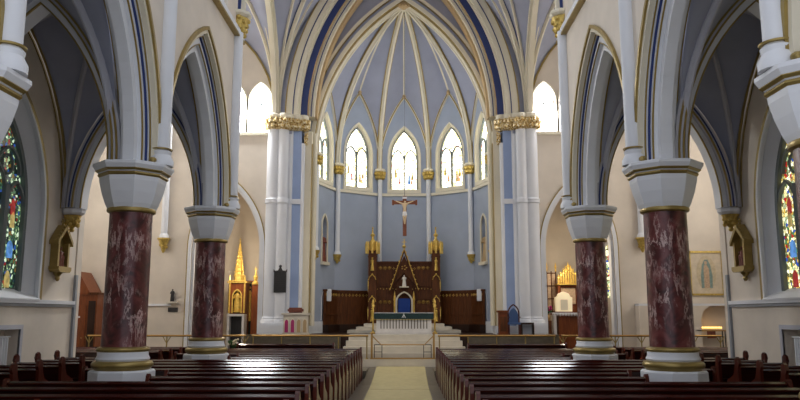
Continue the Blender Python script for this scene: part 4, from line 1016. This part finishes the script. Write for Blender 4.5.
xa, za = L(555, 312, 28.35); xb, zt2 = L(572, 292, 28.35); hw2 = (xb-xa)/2
p = BM(); h2 = zt2-za; prism(p, [(-hw2*.9, 0), (hw2*.9, 0), (hw2*.95, h2*.7), (hw2*.75, h2*.74), (hw2*.55, h2*.9), (0, h2), (-hw2*.55, h2*.9), (-hw2*.75, h2*.74), (-hw2*.95, h2*.7)], -.15, .1, XZ)
t = thing('tabernacle', 'cream gabled tabernacle on the lace covered side altar', 'tabernacle', ((xa+xb)/2, 28.4, za+.016)); obj('cabinet', p, 'glowcream', t)
p = BM(); box(p, -hw2*.4, hw2*.4, -.165, -.15, .05, h2*.6); obj('door', p, 'ivory', t)
xa, za = L(548.5, 312, 28.0)
bouquet('magenta flowers in a vase left of the lace covered altar', (xa-.02, 28.05, .49), .15, 12, 'magenta')
FT = [o for o in bpy.data.objects if o.name.startswith('flower_vase')][-1]
p = BM(); box(p, -.12, .12, -.1, .1, 0, 1.3)
st_ = obj('flower_stand', p, 'walnut'); st_.location = (xa-.02, 28.05, .49); tag(st_, 'narrow wooden stand carrying the magenta flowers', 'stand'); FT.location.z = .49+1.3

# ================================================================== TRANSEPT OBJECTS
# left: confessional
t = thing('confessional', 'gabled orange brown wooden confessional at the left transept wall', 'confessional', (-11.22, 26.2, 0))
p = BM(); box(p, -.75, .32, -.3, .7, 0, 2.75); obj('body', p, 'oak', t)
p = BM(); prism(p, [(-.8, 2.72), (.05, 2.72), (.05, 2.8), (-.4, 3.55), (-.8, 2.95)], -.36, .7, XZ); obj('gable', p, 'oak', t)
p = BM(); box(p, .0, .38, -.36, .75, 2.72, 2.8); obj('flat_roof', p, 'walnut', t)
p = BM(); box(p, -.6, -.05, -.33, -.3, .1, 2.35); dr = obj('door', p, 'oak', t)
p = BM(); blob(p, (-.15, -.35, 1.2), .03); obj('door_knob', p, 'brass', dr)
p = BM(); box(p, .02, .27, -.325, -.3, .1, 2.5); obj('side_curtain', p, 'walnutdark', t)
p = BM(); box(p, -.42, -.25, -.345, -.33, 1.9, 1.96); obj('name_plate', p, 'cloth', t)
# small statue on bracket with plaque
x, z = wp(173, 303, EY)
e = BM(); boxb(e, x-.2, x+.2, EY-.2, EY, z-.02, z+.05, .01); tag(obj('wall_bracket', e, 'stone'), 'small stone bracket on the pale wall between the two left columns', 'bracket')
st = statue('bust_statue', 'small dark bust on a stone bracket between the left columns', 'statue', (x, EY-.1, z+.08), .44, 'dark', 'dark', True)
e = BM(); x0, z0 = wp(168, 312, EY); x1, z1 = wp(178, 307.5, EY); boxb(e, x0, x1, EY-.03, EY, z0, z1, .006); tag(obj('wall_plaque', e, 'dark'), 'small dark rectangular plaque below the bust on the left wall', 'plaque')
# framed picture
x0, z0 = wp(690.5, 295.5, EY-.05); x1, z1 = wp(722, 251, EY-.05)
t = thing('framed_picture', 'gold framed picture of a standing robed figure on the right transept wall', 'picture', ((x0+x1)/2, EY-.05, (z0+z1)/2)); hw, hh = (x1-x0)/2, (z1-z0)/2
p = BM(); box(p, -hw, hw, 0, .04, -hh, hh); obj('canvas', p, 'paper', t)
p = BM()
box(p, -hw, -hw+.07, -.04, .05, -hh, hh); box(p, hw-.07, hw, -.04, .05, -hh, hh); box(p, -hw, hw, -.04, .05, -hh, -hh+.07); box(p, -hw, hw, -.04, .05, hh-.07, hh); obj('frame', p, 'goldpaint', t)
p = BM(); prism(p, [(.36*cos(a*pi/12), .72*sin(a*pi/12)*.9) for a in range(24)], -.006, 0, XZ); obj('painted_halo', p, 'halo', t)
p = BM(); prism(p, [(-.2, -.55), (.2, -.55), (.22, -.1), (.16, .3), (.07, .5), (-.05, .5), (-.15, .3), (-.21, -.1)], -.012, -.004, XZ); obj('painted_mantle', p, 'tealtan', t)
p = BM(); prism(p, [(-.1, -.55), (.1, -.55), (.1, .15), (.03, .3), (-.07, .3), (-.1, .15)], -.016, -.01, XZ); prism(p, [(-.01+.055*cos(a*pi/6), .38+.07*sin(a*pi/6)) for a in range(12)], -.016, -.01, XZ); obj('painted_figure', p, 'rosetan', t)
# right alcove below picture
xl, zt = wp(695, 309, EY); xr = 12.6
e = BM(); box(e, 8.6, 13.4, EY-.5, EY, 2.33, 2.41); struct('trim_17', e, 'white')
e = BM(); box(e, 8.6, xl, EY-.5, EY, 0, 2.33); prism(e, [(xl, 1.85), (xl+.1, 2.15), (xl+.35, 2.33), (xl, 2.33)], EY-.5, EY, XZ); struct('wall_east', e, 'cream')
x0, z0 = wp(701, 335, EY-.9); x1, _ = wp(731, 335, EY-.9)
t = thing('votive_stand', 'iron votive candle stand under the framed picture', 'candle stand', ((x0+x1)/2, EY-.35, 0)); hw = (x1-x0)/2; H = 1.42
p = BM(); box(p, -hw, hw, -.15, .15, H, H+.04); obj('tray', p, 'brass', t)
for q in (-1, 1):
    for y in (-.13, .1): p = BM(); box(p, *sorted((q*hw, q*(hw-.03))), y, y+.03, 0, H); obj('leg', p, 'dark', t)
p = BM(); box(p, -.15, .15, -.17, -.15, H-.25, H); obj('coin_box', p, 'redfig', t)
x_, y_, z_ = t.location
for j in range(9):
    for r_ in range(2):
        c = thing('votive_candle', 'small lit votive candle glowing on the iron stand under the picture', 'candle', (x_-hw+.12+(2*hw-.24)*j/8, y_-.07+.13*r_, H+.04), 0, 'lit votive candles') if (j == 0 and r_ == 0) else None
        if c:
            c0 = c; p = BM(); lathe(p, 0, 0, [(.028, 0), (.032, .06)], 8); obj('glass_cup', p, 'flower', c); p = BM(); blob(p, (0, 0, .09), .025, (1, 1, 1.6)); obj('flame', p, 'flame', c)
        else:
            c = copy_tree(c0); c.location = (x_-hw+.12+(2*hw-.24)*j/8, y_-.07+.13*r_, H+.04)

# ================================================================== PEWS
cache = {}
def pew_meshes(Lh, bump):
    key = (round(Lh, 3), bump)
    if key in cache: return cache[key]
    h = Lh/2; res = []
    def mk(nm, bm, mat):
        bmesh.ops.recalc_face_normals(bm, faces=bm.faces); me = bpy.data.meshes.new(nm); bm.to_mesh(me); bm.free(); me.materials.append(M[mat]); res.append((nm, me))
        if nm == 'top_rail':
            for pp in me.polygons: pp.use_smooth = True
            me.set_sharp_from_angle(angle=radians(40))
    p = BM(); prism(p, [(0, .12), (.03, .12), (-.035, .93), (-.06, .93)], -h+.03, h-.03, lambda u, z, w: (w, u, z))
    for k in range(1, int(Lh/1.3)): box(p, -h+1.3*k-.03, -h+1.3*k+.03, -.055, -.02, .3, .9)
    mk('backrest', p, 'pew')
    p = BM(); prism(p, [(-.1, .915), (-.105, .938), (-.098, .949), (-.02, .973), (-.006, .966), (-.006, .92)], -h+.02, h-.02, lambda u, z, w: (w, u, z)); mk('top_rail', p, 'pewrail')
    p = BM(); boxb(p, -h+.03, h-.03, 0.01, .42, .42, .46, .01); mk('seat', p, 'pew')
    for q in (-1, 1):
        p = BM()
        zt = 1.02
        pr = [(-.12, 0), (-.12, .9), (-.1, zt-.03), (-.06, zt), (-.01, zt-.02), (.04, .9), (.12, .78), (.3, .7), (.42, .66), (.46, .58), (.44, .4), (.46, 0)]
        if bump: pr = [(-.12, 0), (-.12, .95), (-.16, 1.02), (-.12, 1.12), (-.05, 1.15), (.02, 1.1), (.03, 1.0), (.05, .9), (.12, .78), (.3, .7), (.42, .66), (.46, .58), (.44, .4), (.46, 0)]
        prism(p, pr, q*h-.03, q*h+.03, lambda u, z, w: (w, u, z)); mk('pew_end', p, 'pewend')
    p = BM(); boxb(p, -h+.1, h-.1, -.42, -.26, .1, .16, .01)
    mk('kneeler', p, 'pew')
    p = BM(); boxb(p, -h+.06, h-.06, -.13, -.04, .62, .64, .004); mk('book_shelf', p, 'pew')
    cache[key] = res; return res
def pew(x0, x1, y, label, group, z=0, bump=False):
    t = thing('pew', label, 'pew', ((x0+x1)/2, y, z), 0, group)
    for nm, me in pew_meshes(abs(x1-x0), bump):
        o = bpy.data.objects.new(nm, me); COL.objects.link(o); o.parent = t
    return t
ORD = ['first', 'second', 'third', 'fourth', 'fifth', 'sixth', 'seventh', 'eighth', 'ninth', 'tenth', 'eleventh', 'twelfth', 'thirteenth', 'fourteenth', 'fifteenth', 'sixteenth']
rows = [22.75-.93*k for k in range(16)]
for s, x0 in ((-1, -1.25), (1, 1.1)):
    sn = sidename[s]
    for k, y in enumerate(rows):
        near = any(abs(y-Yc+.05) < 1.12 for Yc in COLY)
        xe = s*(4.2 if near else 6.1)
        a, b_ = sorted((x0, xe))
        pew(a, b_, y, 'long dark wooden pew %s of the aisle, %s row from the altar rail' % (sn, ORD[k]), 'pews of the %s nave block' % sn)
    # short pieces in front
    for k, (y, xi) in enumerate(((23.75, 2.1), (24.55, 2.7))):
        a, b_ = sorted((s*xi+(-.1 if s < 0 else .05), s*5.3)); zz = .25
        pew(a, b_, y, 'short red brown front pew %s of the aisle, %s the altar rail' % (sn, 'one row back from' if k == 0 else 'closest to'), 'front pews by the rail', .1 if k == 0 else .02)
    # outer blocks
    for k in range(8):
        y = 18.0-.93*k
        a, b_ = sorted((s*6.95, s*8.4)); pew(a, b_, y, 'short pew by the %s outer wall, %s row from the transept' % (sn, ORD[k]), 'short pews of the %s aisle' % sn, 0, True)
    for k in range(4):
        y = 23.9-.95*k
        a, b_ = sorted((s*6.9, s*11.4)); pew(a, b_, y, 'red brown pew in the %s transept, %s row from the rail' % (sn, ORD[k]), 'pews of the %s transept' % sn)

# ================================================================== LIGHT
w = bpy.data.worlds.new('world'); S.world = w; w.use_nodes = True
bg = w.node_tree.nodes['Background']; bg.inputs[0].default_value = (0.86, 0.9, 1.0, 1); bg.inputs[1].default_value = 0.66
def area(name, loc, rot, sx, sy, e, col=(1, 1, 1)):
    l = bpy.data.lights.new(name, 'AREA'); l.shape = 'RECTANGLE'; l.size = sx; l.size_y = sy; l.energy = e; l.color = col
    o = bpy.data.objects.new(name, l); COL.objects.link(o); o.location = loc; o.rotation_euler = rot; return o
def point(name, loc, e, col, r=.3):
    l = bpy.data.lights.new(name, 'POINT'); l.energy = e; l.color = col; l.shadow_soft_size = r
    o = bpy.data.objects.new(name, l); COL.objects.link(o); o.location = loc; return o
def spot(name, loc, target, e, col, ang=60, r=.2, blend=.6):
    l = bpy.data.lights.new(name, 'SPOT'); l.energy = e; l.color = col; l.shadow_soft_size = r; l.spot_size = radians(ang); l.spot_blend = blend
    o = bpy.data.objects.new(name, l); COL.objects.link(o); o.location = loc
    o.rotation_euler = (Vector(target)-Vector(loc)).to_track_quat('-Z', 'Y').to_euler(); return o
WARM = (1, .86, .66)
# unseen fill lamps inside the solid transept end walls, brightening the east walls
area('transept_fill_left', (-12.9, 22.5, 7.5), (0, -pi/2, 0), 5, 6, 135, (1, .98, .95))
area('transept_fill_right', (12.9, 22.5, 7.5), (0, pi/2, 0), 5, 6, 190, (1, .96, .9))
spot('sanctuary_fill_left', (-3.6, 19.6, 9.0), (0, 28.5, 2.5), 190, WARM, 55)  # unseen warm fill spots aimed at the altar area, no fitting there
spot('sanctuary_fill_right', (3.6, 19.6, 9.0), (0, 28.5, 2.5), 190, WARM, 55)
area('lancet_daylight_left', (-6.0, 26.75, 10.2), (radians(-62), 0, 0), 1.1, 1.4, 400, (.95, .97, 1))
area('lancet_daylight_right', (6.0, 26.75, 10.2), (radians(-62), 0, 0), 1.3, 1.5, 110, (.97, .96, 1))
point('apse_fill', (0, 27.6, 10.0), 130, (.95, .97, 1), .8)  # point fill added in mid-air to brighten apse walls and vault
point('chapel_lamp_left', (-6.3, 27.75, 3.9), 60, WARM, .15)
point('chapel_lamp_right', (6.4, 27.75, 3.9), 45, WARM, .15)

vs = S.view_settings; vs.view_transform = 'Standard'; vs.look = 'None'; vs.gamma = 1; vs.use_curve_mapping = False; vs.exposure = 0.52
